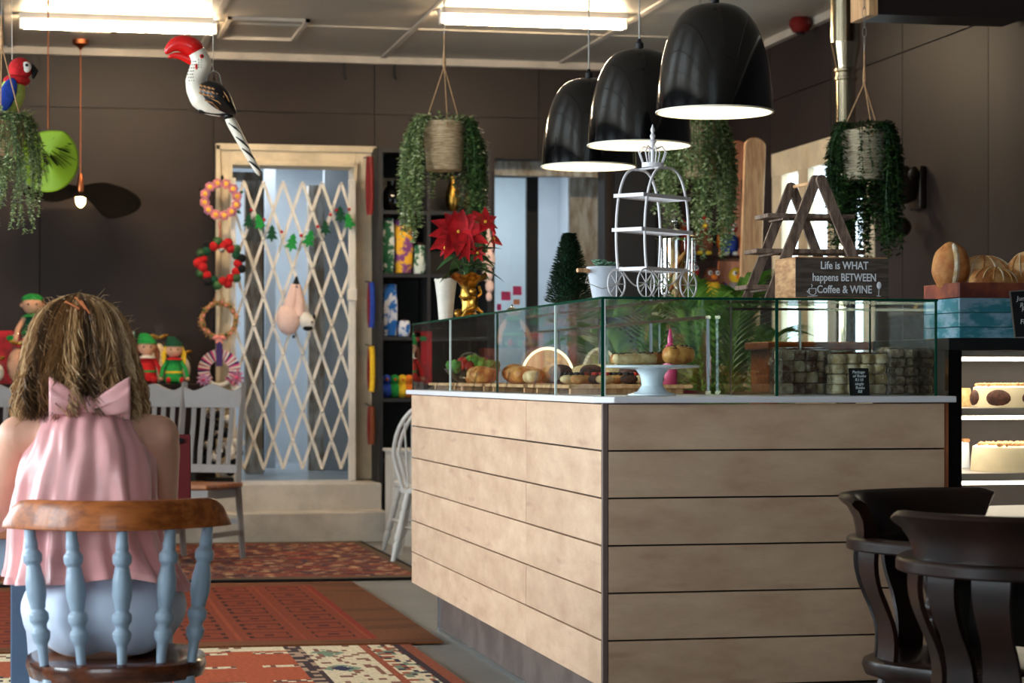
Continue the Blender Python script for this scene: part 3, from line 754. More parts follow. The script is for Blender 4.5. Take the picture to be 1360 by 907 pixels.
# green one faces the viewer, folded at the upper left
gt, _ = hat('woven_lampshade', 64, 212, 12.6, .17, 1.0, 'hat_green', 'lime green fan-shaped lampshade with slits hanging at the left edge', R(0), 0, False, 0)
for ch in list(gt.children): bpy.data.objects.remove(ch)
c0 = PD(64, 212, 12.6)
def disc(a, b_):
    q = a*2*pi; r = b_*.176
    x, z = cos(q)*r*.95, sin(q)*r*1.04
    fold = max(0, (-x*.6+z*.8)-.07)
    return V((x-fold*.35, -.02+.25*fold+.03*(1-b_)*0+.02*cos(3*q)*b_, z-.35*fold))
MB().grid(disc, 72, 14, closed_u=True).build('shade', M['hat_green'], gt, solid=.005, angle=80)
ax = V((-.03, -.05, .09))
for k in range(26):
    q = -1.75+k*.092+.03*rnd.random(); dr = V((cos(q), 0, sin(q)))
    b0 = .06+.10*rnd.random(); b1 = min(b0+.04+.10*rnd.random(), .185+(.05 if q < -.4 else 0)); wd = .0016+.0045*rnd.random()*(k % 3 == 0)
    o0 = V((-.055, 0, .10))
    pts = [o0+dr*(b0+(b1-b0)*i/3) for i in range(4)]
    pts = [p for p in pts if (p.x/.95)**2+(p.z/1.04)**2 < .165**2 and (-p.x*.6+p.z*.8) < .09]
    if len(pts) < 2: continue
    MB().tube([V((p.x, -.027, p.z)) for p in pts], [wd]+[wd*1.3]*(len(pts)-2)+[wd*.6], 6).build('slit', M['hat_black'], gt)
cr = PD(23, 36, 14.7); 
MB().lathe([(.006, 0), (.05, -.0), (.05, -.03), (.006, -.05)], 18, c=(0, .0, ZC-c0.z)).build('ceiling_rose', M['copper'], gt)
MB().tube([(0, 0, ZC-c0.z-.04), (0, 0, .17)], .004, 8).build('rod', M['copper'], gt)
bq = PD(107, 262, 15.3)
bt = thing('woven_lampshade', 'black wavy hat-shaped lampshade with a bare glowing bulb by the left of the back wall', 'lampshade', bq)
def bh(a, b_):
    q = a*2*pi; ss = lambda e, x: (lambda t_: t_*t_*(3-2*t_))(max(0, min(1, x/e)))
    x = cos(q)*(.025+b_*.37)+.01; s_ = sin(q)*b_*math.sqrt(max(.04, 1-.0*x*x)); rt_, lf = ss(.2, x), ss(.2, -x)
    return V((x, s_*.19+.03, .045-.055*rt_-.015*lf+s_*(.05+.10*rt_+.035*lf)-.02*rt_*cos(q)*b_))
MB().grid(bh, 72, 12, closed_u=True).build('shade', M['hat_black'], bt, solid=.006, angle=80)
MB().lathe([(.005, 0), (.055, -.0), (.055, -.03), (.02, -.05), (.005, -.07)], 18, c=(0, 0, ZC-bq.z)).build('ceiling_rose', M['copper'], bt)
MB().tube([(0, 0, ZC-bq.z-.05), (0, 0, .15)], .003, 8).build('cord', M['copper'], bt)
MB().lathe([(.012, .16), (.02, .12), (.024, .05), (.018, .03)], 14).build('socket', M['copper'], bt)
MB().lathe([(.012, .05), (.026, .02), (.034, -.01), (.03, -.045), (.012, -.065), (.002, -.07)], 16).build('bulb', M['bulb_glow'], bt)
# ------------------------------------------------------------------ flue pipe with stove, alarm bell, beam ornament
fl = PD(1123, 60, 12.2)
t = thing('stove_flue', 'polished steel stove pipe running up the right wall to the ceiling', 'pipe', (fl.x, fl.y, 0))
k = 12.2/3000; zc = lambda v: H+(500-v)*k
MB().lathe([(20*k, zc(58)), (20*k, ZC)], 32, cap=False).build('upper_pipe', M['steel'], t)
MB().lathe([(13.5*k, zc(92)), (15*k, zc(84)), (20*k, zc(60)), (20.6*k, zc(57))], 32, cap=False).build('reducer', M['steel'], t)
MB().lathe([(14.5*k, zc(107)), (15.5*k, zc(106)), (15.5*k, zc(103)), (14*k, zc(102)), (14*k, zc(97)), (16*k, zc(95)), (16*k, zc(92)), (14*k, zc(91))], 32, cap=False).build('collar', M['steel'], t)
MB().lathe([(13.5*k, .9), (13.5*k, zc(90))], 32, cap=False).build('lower_pipe', M['steel'], t)
MB().box((0, 0, .45), (.5, .5, .9)).build('stove_body', M['black_matt'], t, bevel=.02)
MB().box((-.252, 0, .5), (.01, .36, .4)).build('stove_door', M['black_gloss'], t, bevel=.01)
q = V((XR-.12, 13.67, 3.4))
t = thing('fire_alarm_bell', 'small red fire alarm bell where ceiling meets the right wall', 'alarm', (q.x, q.y, ZC))
MB().lathe([(.05, 0), (.07, -.02), (.075, -.05), (.05, -.09), (.01, -.10)], 24).build('dome', M['bell_red'], t)
MB().lathe([(.03, -.10), (.028, -.106)], 16).build('centre_cap', M['mahogany'], t)
q = PY(1222, 250, 11.96)
t = thing('wall_ornament', 'dark carved animal head on the right wall beside the hanging ivy', 'ornament', (XR, q.y, q.z))
MB().sph((-.12, 0, .02), (.12, .08, .11), 16, 10, rot=(0, .5, 0)).build('head', M['bronze_dark'], t)
MB().sph((-.24, 0, -.09), (.08, .05, .06), 14, 9, rot=(0, -.4, 0)).build('snout', M['bronze_dark'], t)
for s in (-1, 1):
    MB().sph((-.08, s*.08, .07), (.03, .02, .05), 10, 7, rot=(s*-.5, 0, 0)).build('ear', M['bronze_dark'], t)
    MB().sph((-.2, s*.055, .05), .012, 8, 6).build('eye', M['black_gloss'], t)
MB().tube([(-.26, .05, -.12), (-.29, 0, -.17), (-.26, -.05, -.12)], .008, 8).build('nose_ring', M['galvanised'], t)
MB().box((-.02, 0, 0), (.04, .16, .24)).build('mount', M['bronze_dark'], t, bevel=.01)
MB().sph((-.13, 0, -.22), (.07, .07, .06), 12, 8).build('pendant_cup', M['bronze_dark'], t)
# ------------------------------------------------------------------ hanging pots
def leafm(mb, p, dr, L, W, up=V((0, 0, 1)), curl=.2):
    dr = dr.normalized(); sd = dr.cross(up)
    if sd.length < 1e-3: sd = V((1, 0, 0))
    sd.normalize(); nn = sd.cross(dr)
    mb.add([p, p+dr*L*.5+sd*W-nn*W*.3, p+dr*L-nn*L*curl, p+dr*L*.5-sd*W-nn*W*.3, p+dr*L*.5+nn*0], [(0, 1, 4), (1, 2, 4), (2, 3, 4), (3, 0, 4)])
def trail(n_, R0, z0, lens, leaf, seed, spread=.06, wide=.55, gap=.012, arc=(0, 2*pi), mid=0, stem=.0014, rb=(0, 1)):
    r_ = random.Random(seed); fo = MB(); stm = MB()
    for s in range(n_):
        q = arc[0]+(arc[1]-arc[0])*(s+r_.random())/n_
        L = lens[0]+(lens[1]-lens[0])*r_.random()**1.3; sp = spread*(.3+r_.random())
        pts = []; p = V((cos(q)*R0*.7, sin(q)*R0*.7, z0)); st_ = int(L/gap); a0 = r_.random()*6
        ph = r_.random()*6
        for i in range(st_):
            f_ = i*gap
            out = R0*.7+sp*(1-math.exp(-f_*16))+R0*.35*(1-math.exp(-f_*30))
            zz = z0+.03*math.exp(-((f_-.03)/.03)**2)-max(0, f_-.03)
            pts.append(V((cos(q+.12*sin(ph+f_*9))*out, sin(q+.12*sin(ph+f_*9))*out, zz)))
        if len(pts) < 2: continue
        stm.tube(pts[::2]+[pts[-1]], stem, 3, cap=False)
        for i, p in enumerate(pts):
            for _ in range(2 if r_.random() < .7 else 3):
                a = r_.random()*2*pi; dz = r_.uniform(-.7, .5); fo.c = rb[0]+(rb[1]-rb[0])*min(1, max(.01, r_.gauss(.45, .25)))
                leafm(fo, p, V((cos(a), sin(a), dz)), leaf*r_.uniform(.7, 1.3), leaf*wide*.5*r_.uniform(.8, 1.2))
    return fo, stm
def crown(fo, n_, R0, z0, leaf, seed, h=.06):
    r_ = random.Random(seed)
    for i in range(n_):
        a = r_.random()*2*pi; rr = R0*math.sqrt(r_.random())*1.1; fo.c = min(1, max(.01, r_.gauss(.5, .25)))
        leafm(fo, V((cos(a)*rr, sin(a)*rr, z0+h*r_.random())), V((cos(a), sin(a), r_.uniform(-.2, 1))), leaf*r_.uniform(.7, 1.3), leaf*.3)
def ropecurve(pts, r=.003): return MB().tube(pts, r, 6)
def hang_pot(name, label, u, vt, vb, d, rt, rb_, matn, chain_v, ropez, fol, parrot=None):
    c = PD(u, vb, d); zt = (vb-vt)*d/F
    t = thing(name, label, 'hanging plant', c, 0, 'hanging basket plants')
    pr = [(rb_*.9, 0)]; nr = 22
    for i in range(nr+1):
        f_ = i/nr; rr = rb_+(rt-rb_)*f_; pr += [(rr+.0022*(1), zt*(f_+.25/nr)), (rr-.001, zt*(f_+.75/nr))]
    pr += [(rt-.008, zt), (rt-.012, zt*.85), (.01, zt*.84)]
    MB().lathe(pr, 36).build('basket', M[matn], t)
    kz = PD(u, ropez, d).z-c.z
    for k in range(3):
        q = 2*pi*k/3+.5
        e = V((cos(q)*rt, sin(q)*rt, zt-.01))
        ropecurve([e-V((0, 0, .02)), e, e.lerp(V((0, 0, kz)), .5), V((0, 0, kz))]).build('rope', M['rope'], t)
    MB().tube([(0, 0, kz-.01), (0, 0, kz+.02), (0, 0, kz+.09)], [.007, .009, .004], 8).build('knot', M['rope'], t)
    ze = PD(u, chain_v, d).z-c.z
    ropecurve([(0, 0, kz+.05), (0, 0, ze)], .004).build('rope', M['rope'], t)
    top = ZC-c.z; i = 0; z = ze
    MB().tube([(0, 0, z-.02), (0, 0, z+.03)], .002, 6).build('hook', M['galvanised'], t)
    z += .02
    while z < top-.01 and i < 40:
        L = min(.05, top-z); pts = []
        for j in range(10):
            q = 2*pi*j/10; x = cos(q)*.009; zz = z+L/2+sin(q)*L*.56
            pts.append((x, 0, zz) if i % 2 else (0, x, zz))
        MB().tube(pts, .0016, 5, closed=True).build('chain_link', M['galvanised'], t); z += .045; i += 1
    for args in fol:
        f_, s_ = trail(*args[1:-1] if isinstance(args[-1], dict) else args[1:], **(args[-1] if isinstance(args[-1], dict) else {}))
        if args[0] != 'leaf_none':
            f_.build('foliage', M[args[0]], t, kind='stuff', recalc=False, smooth=False)
            s_.build('stems', M['leaf_star'], t, kind='stuff', recalc=False)
    cf = MB(); crown(cf, 260, rt*1.15, zt*.9, .028, u); cf.build('crown_foliage', M[fol[0][0]], t, kind='stuff', recalc=False, smooth=False)
    return t, zt
# 2: in the middle of the room (u 590)
hang_pot('hanging_plant', 'round rope basket with pale green trailing leaves hanging before the dark bookshelf', 590, 164, 227, 11.2, .106, .088, 'basket', 45, 88,
    [('leaf_pale', 40, .11, .235, (.32, .64), .026, 5, .085, .75, .0125, (2.5, 3.9)), ('leaf_dark', 34, .11, .235, (.25, .82), .032, 6, .07, .7, .016, (-.8, .8)), ('leaf_pale', 18, .10, .22, (.1, .40), .024, 8, .03, .7, .013, (.9, 2.3))])
hang_pot('hanging_plant', 'rope basket with white-flecked trailing leaves and a parrot above, cut by the left frame edge', 2, 163, 205, 9.6, .10, .085, 'basket', 20, 60,
    [('leaf_pale', 70, .10, .14, (.25, .52), .018, 15, .055, .7, .0105), ('leaf_pale', 40, .10, .14, (.1, .3), .02, 17, .06, .7, .0105)])
hang_pot('hanging_plant', 'rope basket of pale trailing leaves hanging behind the nearest black pendant', 930, 166, 236, 10.9, .095, .075, 'basket', 45, 92,
    [('leaf_pale', 50, .10, .25, (.30, .72), .025, 25, .06, .75, .0125, (-1.1, 1.6)), ('leaf_pale', 60, .10, .25, (.2, .62), .026, 26, .10, .7, .0125, (1.6, 5.0))])
t4, z4 = hang_pot('hanging_plant', 'pale rope basket spilling dark green ivy in front of the steel flue', 1148, 176, 240, 10.6, .112, .092, 'basket_pale', 68, 110,
    [('leaf_ivy', 40, .11, .24, (.3, .64), .030, 35, .05, .75, .0135, (-1.2, .9)), ('leaf_ivy', 22, .11, .24, (.3, .62), .030, 36, .05, .75, .0135, (2.3, 3.6)), ('leaf_ivy', 5, .115, .24, (.25, .3), .019, 37, .004, .75, .013, (4.1, 5.1)), ('leaf_ivy', 34, .10, .22, (.3, .7), .028, 38, .03, .7, .0135, (.9, 2.3))])
fo, s_ = trail(40, .085, 0.0, (.1, .33), .03, 39, .03, .7, .0135); fo.build('foliage', M['leaf_ivy'], t4, kind='stuff', recalc=False, smooth=False)
# hooks on the wall above the doorway
for u, v in ((457, 95), (524, 95)):
    q = PY(u, v, 15.99)
    t = thing('wall_hook', 'short dark cord hanging high on the back wall, %s' % ('above the gated doorway' if u < 500 else 'above the dark bookshelf'), 'hook', q)
    MB().tube([(0, .01, .08), (0, -.02, .07), (0, -.02, -.03), (.01, -.035, -.06)], .006, 8).build('hook', M['black_matt'], t)
# ------------------------------------------------------------------ wooden hornbill
bc = PD(283, 130, 9.4); kk = 9.4/3000
t = thing('wooden_hornbill', 'carved white hornbill with big red beak and striped tail hanging on a wire', 'bird figure', bc)
def BP(u, v, y=0): return V(((u-283)*kk, y, (130-v)*kk))
bo = MB()
body = [(262, 72, 13), (268, 86, 14), (263, 98, 13), (259, 109, 12.5), (261, 120, 13.5), (267, 131, 15), (277, 139, 14), (288, 144, 11), (298, 149, 7)]
cs = [(BP(u, v), r*kk) for u, v, r in body]
pts = []; rs = []
for i in range(len(cs)-1):
    for j in range(5):
        a = j/5; pts.append(cs[i][0].lerp(cs[i+1][0], a)); rs.append(cs[i][1]*(1-a)+cs[i+1][1]*a)
bo.tube([BP(258, 60)]+pts+[cs[-1][0], BP(302, 154)], [5*kk]+rs+[cs[-1][1], 3*kk], 20).build('body', M['ivory_paint'], t, angle=80)
bk = MB(); up_ = [(266, 73, 11), (258, 65, 14.5), (247, 59, 13), (235, 59, 11), (226, 64, 7.5), (220, 74, 3)]
bk.tube([BP(u, v) for u, v, r in up_], [r*kk for u, v, r in up_], 16, sq=1).build('upper_beak', M['red_lacquer'], t, angle=80, sub=1)
lo_ = [(262, 84, 7), (253, 80, 7), (243, 76, 5.5), (232, 74, 4), (223, 78, 2.4)]
bk = MB(); bk.tube([BP(u, v) for u, v, r in lo_], [r*kk for u, v, r in lo_], 14).build('lower_beak', M['red_lacquer'], t, angle=80, sub=1)
for s in (-1, 1):
    wg = MB(); wp = [(263, 117, 3), (272, 118, 12), (283, 125, 17), (294, 134, 15.5), (303, 145, 9), (313, 153, 2)]
    for q in wp: pass
    wg.tube([BP(u, v, s*11*kk) for u, v, r in wp], [r*kk for u, v, r in wp], 14, sq=1)
    wg.build('wing', M['black_paint'], t, angle=80, sub=1)
    for i in range(18):
        r0, c_ = divmod(i, 6); u = 266+c_*5.2-r0*.6; v = 121+r0*5+c_*1.4-4
        MB().sph(BP(u, v, s*(26.5-abs(r0-1)*1.5-abs(c_-3)*.9)*kk), (3.0*kk, 1.0*kk, 1.5*kk), 8, 5, rot=(0, .5, 0)).build('feather_mark', M['tan_paint'], t)
    for (a, b_) in (((270, 136), (290, 147)), ((276, 132), (300, 148)), ((287, 124), (303, 142)), ((292, 120), (307, 146))):
        MB().tube([BP(*a, s*22*kk), BP((a[0]+b_[0])/2, (a[1]+b_[1])/2-2, s*25*kk), BP(*b_, s*14*kk)], .0022, 6).build('feather_line', M['tan_paint'], t)
    MB().sph(BP(267, 77, s*13.2*kk), (.009, .004, .009), 12, 8).build('eye', M['red_lacquer'], t)
    MB().sph(BP(267, 77, s*14.4*kk), (.0045, .003, .0045), 10, 6).build('pupil', M['black_paint'], t)
    sp = MB()
    for i in range(9):
        for j in range(3 if i < 7 else 2):
            u = 250+j*2.8+(2-abs(i-4))*-.9; v = 84+i*4.2; sp.sph(BP(u+1, v, s*(9.5+j*1.2)*kk), .0026, 6, 4)
    for i in range(4):
        for j in range(2): sp.sph(BP(263+j*3, 82+i*3.2, s*13.8*kk), .002, 6, 4)
    sp.build('speckles', M['black_paint'], t, kind='stuff')
    MB().sph(BP(260, 91, s*13*kk), (1.6*kk, 1*kk, 4*kk), 8, 6).build('cheek_mark', M['red_lacquer'], t)
MB().box(BP(284, 151), (42*kk, 14*kk, 4*kk), (0, .12, 0)).build('perch_base', M['black_paint'], t, bevel=.004)
tl = MB(); a, c = BP(304, 156), BP(345, 232)
tl.tube([a, a.lerp(c, .1), a.lerp(c, .5), a.lerp(c, .92), c], [6*kk, 7*kk, 6*kk, 4*kk, 1.5*kk], 12).build('tail', M['ivory_paint'], t, angle=80)
MB().sph(BP(303, 154), (8*kk, 9*kk, 5*kk), 10, 7).build('tail_root', M['black_paint'], t)
dr = (c-a).normalized(); pn = V((dr.z, 0, -dr.x))
for i, f_ in enumerate((.18, .42, .62, .84)):
    p = a.lerp(c, f_)
    for s in (-1, 1):
        MB().tube([p-dr*.03+V((0, s*7*kk*0-.0, 0))+pn*.014+V((0, s*.016, 0)), p+V((0, s*.02, 0)), p+dr*.035-pn*.012+V((0, s*.015, 0))], [.002, .005, .002], 6).build('tail_stripe', M['black_paint'], t)
MB().tube([BP(283, 93), BP(291, 98), BP(296, 118), BP(291, 146)], .0022, 6).build('wire_loop', M['galvanised'], t)
MB().tube([BP(283, 93), BP(276, 100), BP(274, 108)], .0022, 6).build('wire_loop', M['galvanised'], t)
MB().sph(BP(283, 94), .005, 8, 6).build('wire_knot', M['gate_white'], t)
MB().tube([BP(283, 94), V((0, 0, ZC-bc.z))], .0022, 6).build('hanging_wire', M['gate_white'], t)
# ------------------------------------------------------------------ door wreaths
def wreath(name, label, u, v, R0, kindf, Y=15.77):
    c = PY(u, v, Y-.03); t = thing(name, label, 'wreath', c, 0, 'wreaths on the doorframe')
    kindf(t, R0); return t
def w1(t, R0):
    MB().tube([(cos(q)*R0*.8, 0, sin(q)*R0*.8) for q in [2*pi*i/28 for i in range(28)]], .018, 8, closed=True).build('ring', M['straw'], t)
    for i in range(12):
        q = 2*pi*i/12+.2; p = V((cos(q)*R0*.8, -.02, sin(q)*R0*.8))
        fl = MB()
        for k in range(7):
            a = 2*pi*k/7; fl.sph(p+V((cos(a)*.022, -.002, sin(a)*.022)), (.015, .009, .015), 7, 5)
        fo_ = fl.build('flower', M['flower_pink'], t)
        MB().sph(p+V((0, -.008, 0)), (.017, .012, .017), 8, 6).build('flower_centre', M['flower_yellow'], fo_)
    for i, q in enumerate((.35, -.6, 1.5, 2.7, 3.9)):
        mb = MB(); leafm(mb, V((cos(q)*R0*.9, -.01, sin(q)*R0*.9)), V((cos(q), -.2, sin(q))), .045, .014, up=V((0, -1, 0)))
        mb.build('leaf', M['leaf_star' if i < 2 else 'wool_black'], t, recalc=False)
def w2(t, R0):
    MB().tube([(cos(q)*R0*.75, 0, sin(q)*R0*.75) for q in [2*pi*i/28 for i in range(28)]], .014, 8, closed=True).build('ring', M['wool_dkgreen'], t)
    ms = ['wool_red', 'wool_red', 'wool_dkgreen', 'leaf_star', 'wool_red', 'wool_black', 'wool_red', 'leaf_star']
    for i in range(26):
        q = 2*pi*i/26; rr = R0*(.72+.16*(i % 2))
        MB().sph((cos(q)*rr, -.012-.008*(i % 3), sin(q)*rr), .030+.005*rnd.random(), 12, 8, fn=lambda p: 1+.09*noise.noise(p*9)).build('pompom', M[ms[(i*5) % 8]], t)
    MB().sph((.012, -.03, R0*.55), (.02, .01, .02), 10, 6).build('heart', M['galvanised'], t)
    MB().tube([(0, 0, R0*.85), (0, 0, R0+.07), (.008, 0, R0+.1), (0, 0, R0+.13), (-.008, 0, R0+.1), (0, 0, R0+.07)], .003, 5).build('loop', M['wool_red'], t)
def w3(t, R0):
    pts = [(cos(q)*R0*.82*(1+.03*sin(9*q)), 0, sin(q)*R0*.82*(1+.03*cos(7*q))) for q in [2*pi*i/40 for i in range(40)]]
    MB().tube(pts, [.016+.004*sin(i*2.1) for i in range(40)], 8, closed=True).build('ring', M['straw'], t)
    tw = MB()
    for i in range(150):
        q = rnd.random()*2*pi; rr = R0*(.72+.2*rnd.random()); p = V((cos(q)*rr, -.012, sin(q)*rr)); q2 = q+rnd.uniform(-1, 1)
        tw.tube([p, p+V((cos(q2)*.028, -.015*rnd.random(), sin(q2)*.028))], .0016, 3)
    tw.build('twigs', M['straw'], t, kind='stuff')
    for i in range(22):
        q = 2*pi*i/22; rr = R0*(.78+.1*(i % 2)); MB().sph((cos(q)*rr, -.02, sin(q)*rr), .009, 8, 5).build('berry', M['ribbon_pink' if i % 3 else 'leaf_star'], t)
    for s in (-1, 1):
        MB().sph((s*.024, -.025, -R0*.86), (.026, .008, .013), 10, 6, rot=(0, s*.3, 0)).build('bow_loop', M['ribbon_pink'], t)
        MB().tube([(0, -.02, -R0*.86), (s*.02, -.025, -R0*.86-.04)], [.005, .009], 6).build('bow_tail', M['ribbon_pink'], t)
    MB().tube([(-.03, 0, R0*.8), (-.02, 0, R0+.05), (.01, 0, R0+.06), (.04, 0, R0*.8)], .004, 5).build('loop', M['rope'], t)
def w4(t, R0):
    cols = ['flower_pink', 'wool_white', 'ribbon_purple', 'plastic_pink', 'wool_white']
    MB().tube([(cos(q)*R0*.7, .008, sin(q)*R0*.7) for q in [2*pi*i/28 for i in range(28)]], .016, 8, closed=True).build('ring', M['wool_white'], t)
    for i in range(44):
        q = pi*1.25-i/43*pi*1.5
        MB().tube([(cos(q)*R0*.45, -.01, sin(q)*R0*.45), (cos(q)*R0, -.01, sin(q)*R0)], [.006, .0085], 6).build('wrapped_strip', M[cols[i % 5]], t)
    for (x, z, m, s) in ((-.75, -.45, 'lilac', .05), (.8, -.35, 'flower_pink', .056), (.95, -.95, 'wool_white', .04)):
        f0 = MB()
        for k in range(9):
            a = 2*pi*k/9; f0.sph((x*R0+cos(a)*s*.55, -.03, z*R0+sin(a)*s*.55), (s*.5, .006, s*.18), 8, 5, rot=(0, -a, 0))
        fo_ = f0.build('daisy', M[m], t); MB().sph((x*R0, -.04, z*R0), (s*.25, .012, s*.25), 8, 6).build('daisy_centre', M['plastic_pink'], fo_)
    MB().bb(-.022, .022, -.026, -.020, R0*.2, R0*1.35).build('ribbon', M['ribbon_purple'], t)
k15 = 15.7/3000
wreath('flower_wreath', 'wreath of pink and orange crochet flowers, topmost on the doorframe', 293, 265, 27*k15, w1)
wreath('pompom_wreath', 'red and green pompom wreath on the doorframe', 292, 350, 33*k15, w2)
wreath('straw_wreath', 'straw wreath with pink bow below the red pompom wreath', 291, 425, 27*k15, w3)
wreath('striped_wreath', 'half-round pink and purple striped wreath with daisies, lowest on the doorframe', 291, 492, 28*k15, w4)
c = PY(299, 580, 15.05)
t = thing('pompom_garland', 'black, grey and white pompom wreath leaning behind the grey chair back', 'wreath', (c.x, 15.05, .385))
for i in range(46):
    q = rnd.random()*2*pi; rr = .15*math.sqrt(rnd.random()); 
    MB().sph((cos(q)*rr, rnd.uniform(-.03, .03), .27+sin(q)*rr*1.6), .026+.01*rnd.random(), 10, 7).build('pompom', M[['wool_black', 'wool_white', 'grey_paint', 'wool_black'][i % 4]], t)
MB().box((0, 0, .02), (.2, .12, .04)).build('base', M['wool_black'], t, bevel=.005)
t.location.y = 15.6; t.location.z = .386
# ------------------------------------------------------------------ felt tree garland and plush hanging on the gate
q0 = PY(330, 300, 15.76)
t = thing('felt_garland', 'string of green felt trees and red beads across the white gate', 'garland', q0)
gp = [(332, 283), (345, 296), (362, 312), (380, 322), (398, 326), (412, 322), (425, 308), (440, 292), (455, 282), (466, 284)]
GP = [PY(u, v, 15.76)-q0 for u, v in gp]
MB().tube(GP, .0018, 5).build('cord', M['gate_white'], t)
for i, (u, v, s, m) in enumerate(((330, 293, 1, 'wool_dkgreen'), (344, 294, 1.1, 'wool_green'), (361, 309, 1.1, 'wool_dkgreen'), (388, 321, 1.2, 'wool_green'), (411, 316, 1.2, 'wool_green'), (432, 302, 1.0, 'wool_dkgreen'), (452, 284, 1.1, 'wool_dkgreen'), (463, 293, 1.1, 'wool_green'))):
    p = PY(u, v, 15.755)-q0; k = .0054*s*1.05
    tr = [(0, 9), (4, 4), (2, 4), (6, -1), (3, -1), (7, -7), (1.2, -7), (1.2, -10), (-1.2, -10), (-1.2, -7), (-7, -7), (-3, -1), (-6, -1), (-2, 4), (-4, 4)]
    rr = rnd.uniform(-.3, .3)
    MB().prism([(x*k*cos(rr)-y*k*sin(rr), x*k*sin(rr)+y*k*cos(rr)) for x, y in tr], .01, o=p).build('felt_tree', M[m], t, smooth=False)
for u, v in ((334, 279), (351, 292), (374, 308), (400, 313), (422, 301), (439, 285), (447, 279), (464, 278)):
    MB().sph(PY(u, v, 15.755)-q0, .012, 10, 7).build('bead', M['wool_red'], t)
c = PY(393, 415, 15.72); k = 15.8/3000
t = thing('plush_sheep', 'pale pink plush animal with black face hanging head down on the gate', 'plush toy', c)
def SP(u, v, y=0): return V(((u-393)*k, y, (415-v)*k))
MB().sph(SP(383, 424), (16*k, .07, 21*k), 16, 11).build('body', M['wool_pink'], t)
MB().tube([SP(384, 410), SP(388, 395), SP(392, 378)], [.05, .042, .03], 12).build('leg', M['wool_pink'], t)
MB().tube([SP(396, 420), SP(397, 400), SP(394, 378)], [.05, .04, .028], 12).build('leg', M['wool_pink'], t)
MB().sph(SP(407, 427, -.02), (10*k, .05, 13*k), 14, 9, rot=(0, -.5, 0)).build('head', M['wool_white'], t)
MB().sph(SP(408, 436, -.045), (7*k, .03, 3.5*k), 12, 8).build('muzzle', M['wool_black'], t)
MB().sph(SP(417, 421, -.02), (2*k, .02, 4*k), 10, 6).build('ear', M['wool_black'], t)
MB().sph(SP(413, 428, -.062), .008, 8, 5).build('eye', M['wool_black'], t)
MB().tube([SP(393, 382), SP(394, 367)], [.035, .006], 8).build('hoof', M['wool_black'], t)
MB().tube([SP(394, 368), SP(394, 355), SP(394, 350, .07)], .002, 5).build('string', M['gate_white'], t)
MB().sph(SP(390, 447), .012, 8, 6).build('tail', M['wool_black'], t)
# strings of beads hanging on the side of the bookshelf
def beads(u, v0, v1, col, label, Y=15.62, n_=1):
    a, c = PY(u, v0, Y), PY(u, v1, Y)
    t = thing('bead_string', label, 'necklace', (a.x, Y, a.z), 0, 'bead strings beside the doorway')
    L = a.z-c.z
    for s in (-1, 1):
        pts = [V((s*.009*sin(pi*i/12)**.5, -.01*s, -L*i/12)) for i in range(13)]
        MB().tube(pts, .02, 7).build('bead_strand', M[col if s > 0 or n_ == 1 else 'bead_red'], t)
    MB().tube([(0, 0, 0), (0, .3, .02)], .004, 5).build('peg', M['black_matt'], t)
beads(491, 208, 285, 'bead_red', 'long dark red bead string, highest beside the doorway')
beads(493, 375, 435, 'wool_blue', 'blue and red bead string below the long red one', n_=2)
beads(493, 460, 520, 'wool_yellow', 'yellow and red bead string below the blue one', n_=2)
beads(493, 540, 590, 'wool_brown', 'brown bead string, lowest beside the doorway', n_=2)
# ------------------------------------------------------------------ dark bookshelf with bags
YS = 15.55; a = PY(503, 196, YS); xr_ = PY(653, 0, YS).x
t = thing('open_bookshelf', 'tall dark open shelf unit against the back wall right of the gated doorway', 'shelf', ((a.x+xr_)/2, 15.75, 0))
MB().bb(a.x, a.x+.03, YS, 15.97, 0, a.z).build('side_panel', M['charcoal_board'], t, w=True, smooth=False)
MB().bb(xr_-.03, xr_, YS, 15.97, 0, a.z).build('side_panel', M['charcoal_board'], t, w=True, smooth=False)
xm = PY(570, 0, YS).x
MB().bb(xm-.012, xm+.012, YS+.01, 15.95, .1, a.z-.03).build('divider', M['charcoal_board'], t, w=True, smooth=False)
MB().bb(a.x+.03, xr_-.03, 15.95, 15.97, 0, a.z).build('back_panel', M['black_matt'], t, w=True, smooth=False)
MB().bb(a.x+.03, xr_-.03, YS, 15.95, a.z-.03, a.z).build('top_panel', M['charcoal_board'], t, w=True, smooth=False)
SH = {}
for v in (279, 363, 447, 529, 612):
    z = PY(503, v, YS).z; SH[v] = z
    MB().bb(a.x+.03, xm-.012, YS+.005, 15.95, z-.025, z).build('shelf_board', M['charcoal_board'], t, w=True, smooth=False)
    MB().bb(xm+.012, xr_-.03, YS+.005, 15.95, z-.025, z).build('shelf_board', M['charcoal_board'], t, w=True, smooth=False)
def vase(u, v, h, r, m, label, Y=15.75):
    p = PY(u, 0, Y); z = SH[v]+.001
    return tag(MB().lathe([(r*.5, 0), (r*.9, h*.2), (r, h*.45), (r*.75, h*.7), (r*.35, h*.85), (r*.45, h)], 18).build('vase', M[m], None, loc=(p.x, Y, z)), label, 'vase')
vase(519, 279, .22, .07, 'black_gloss', 'dark round vase at the left of the top shelf')
vase(542, 279, .3, .06, 'copper', 'copper vase on the top shelf beside the trailing plant')
vase(601, 279, .26, .05, 'gold', 'golden vase on the top shelf seen below the rope basket')
vase(625, 279, .2, .05, 'gold', 'smaller golden vase at the right of the top shelf')
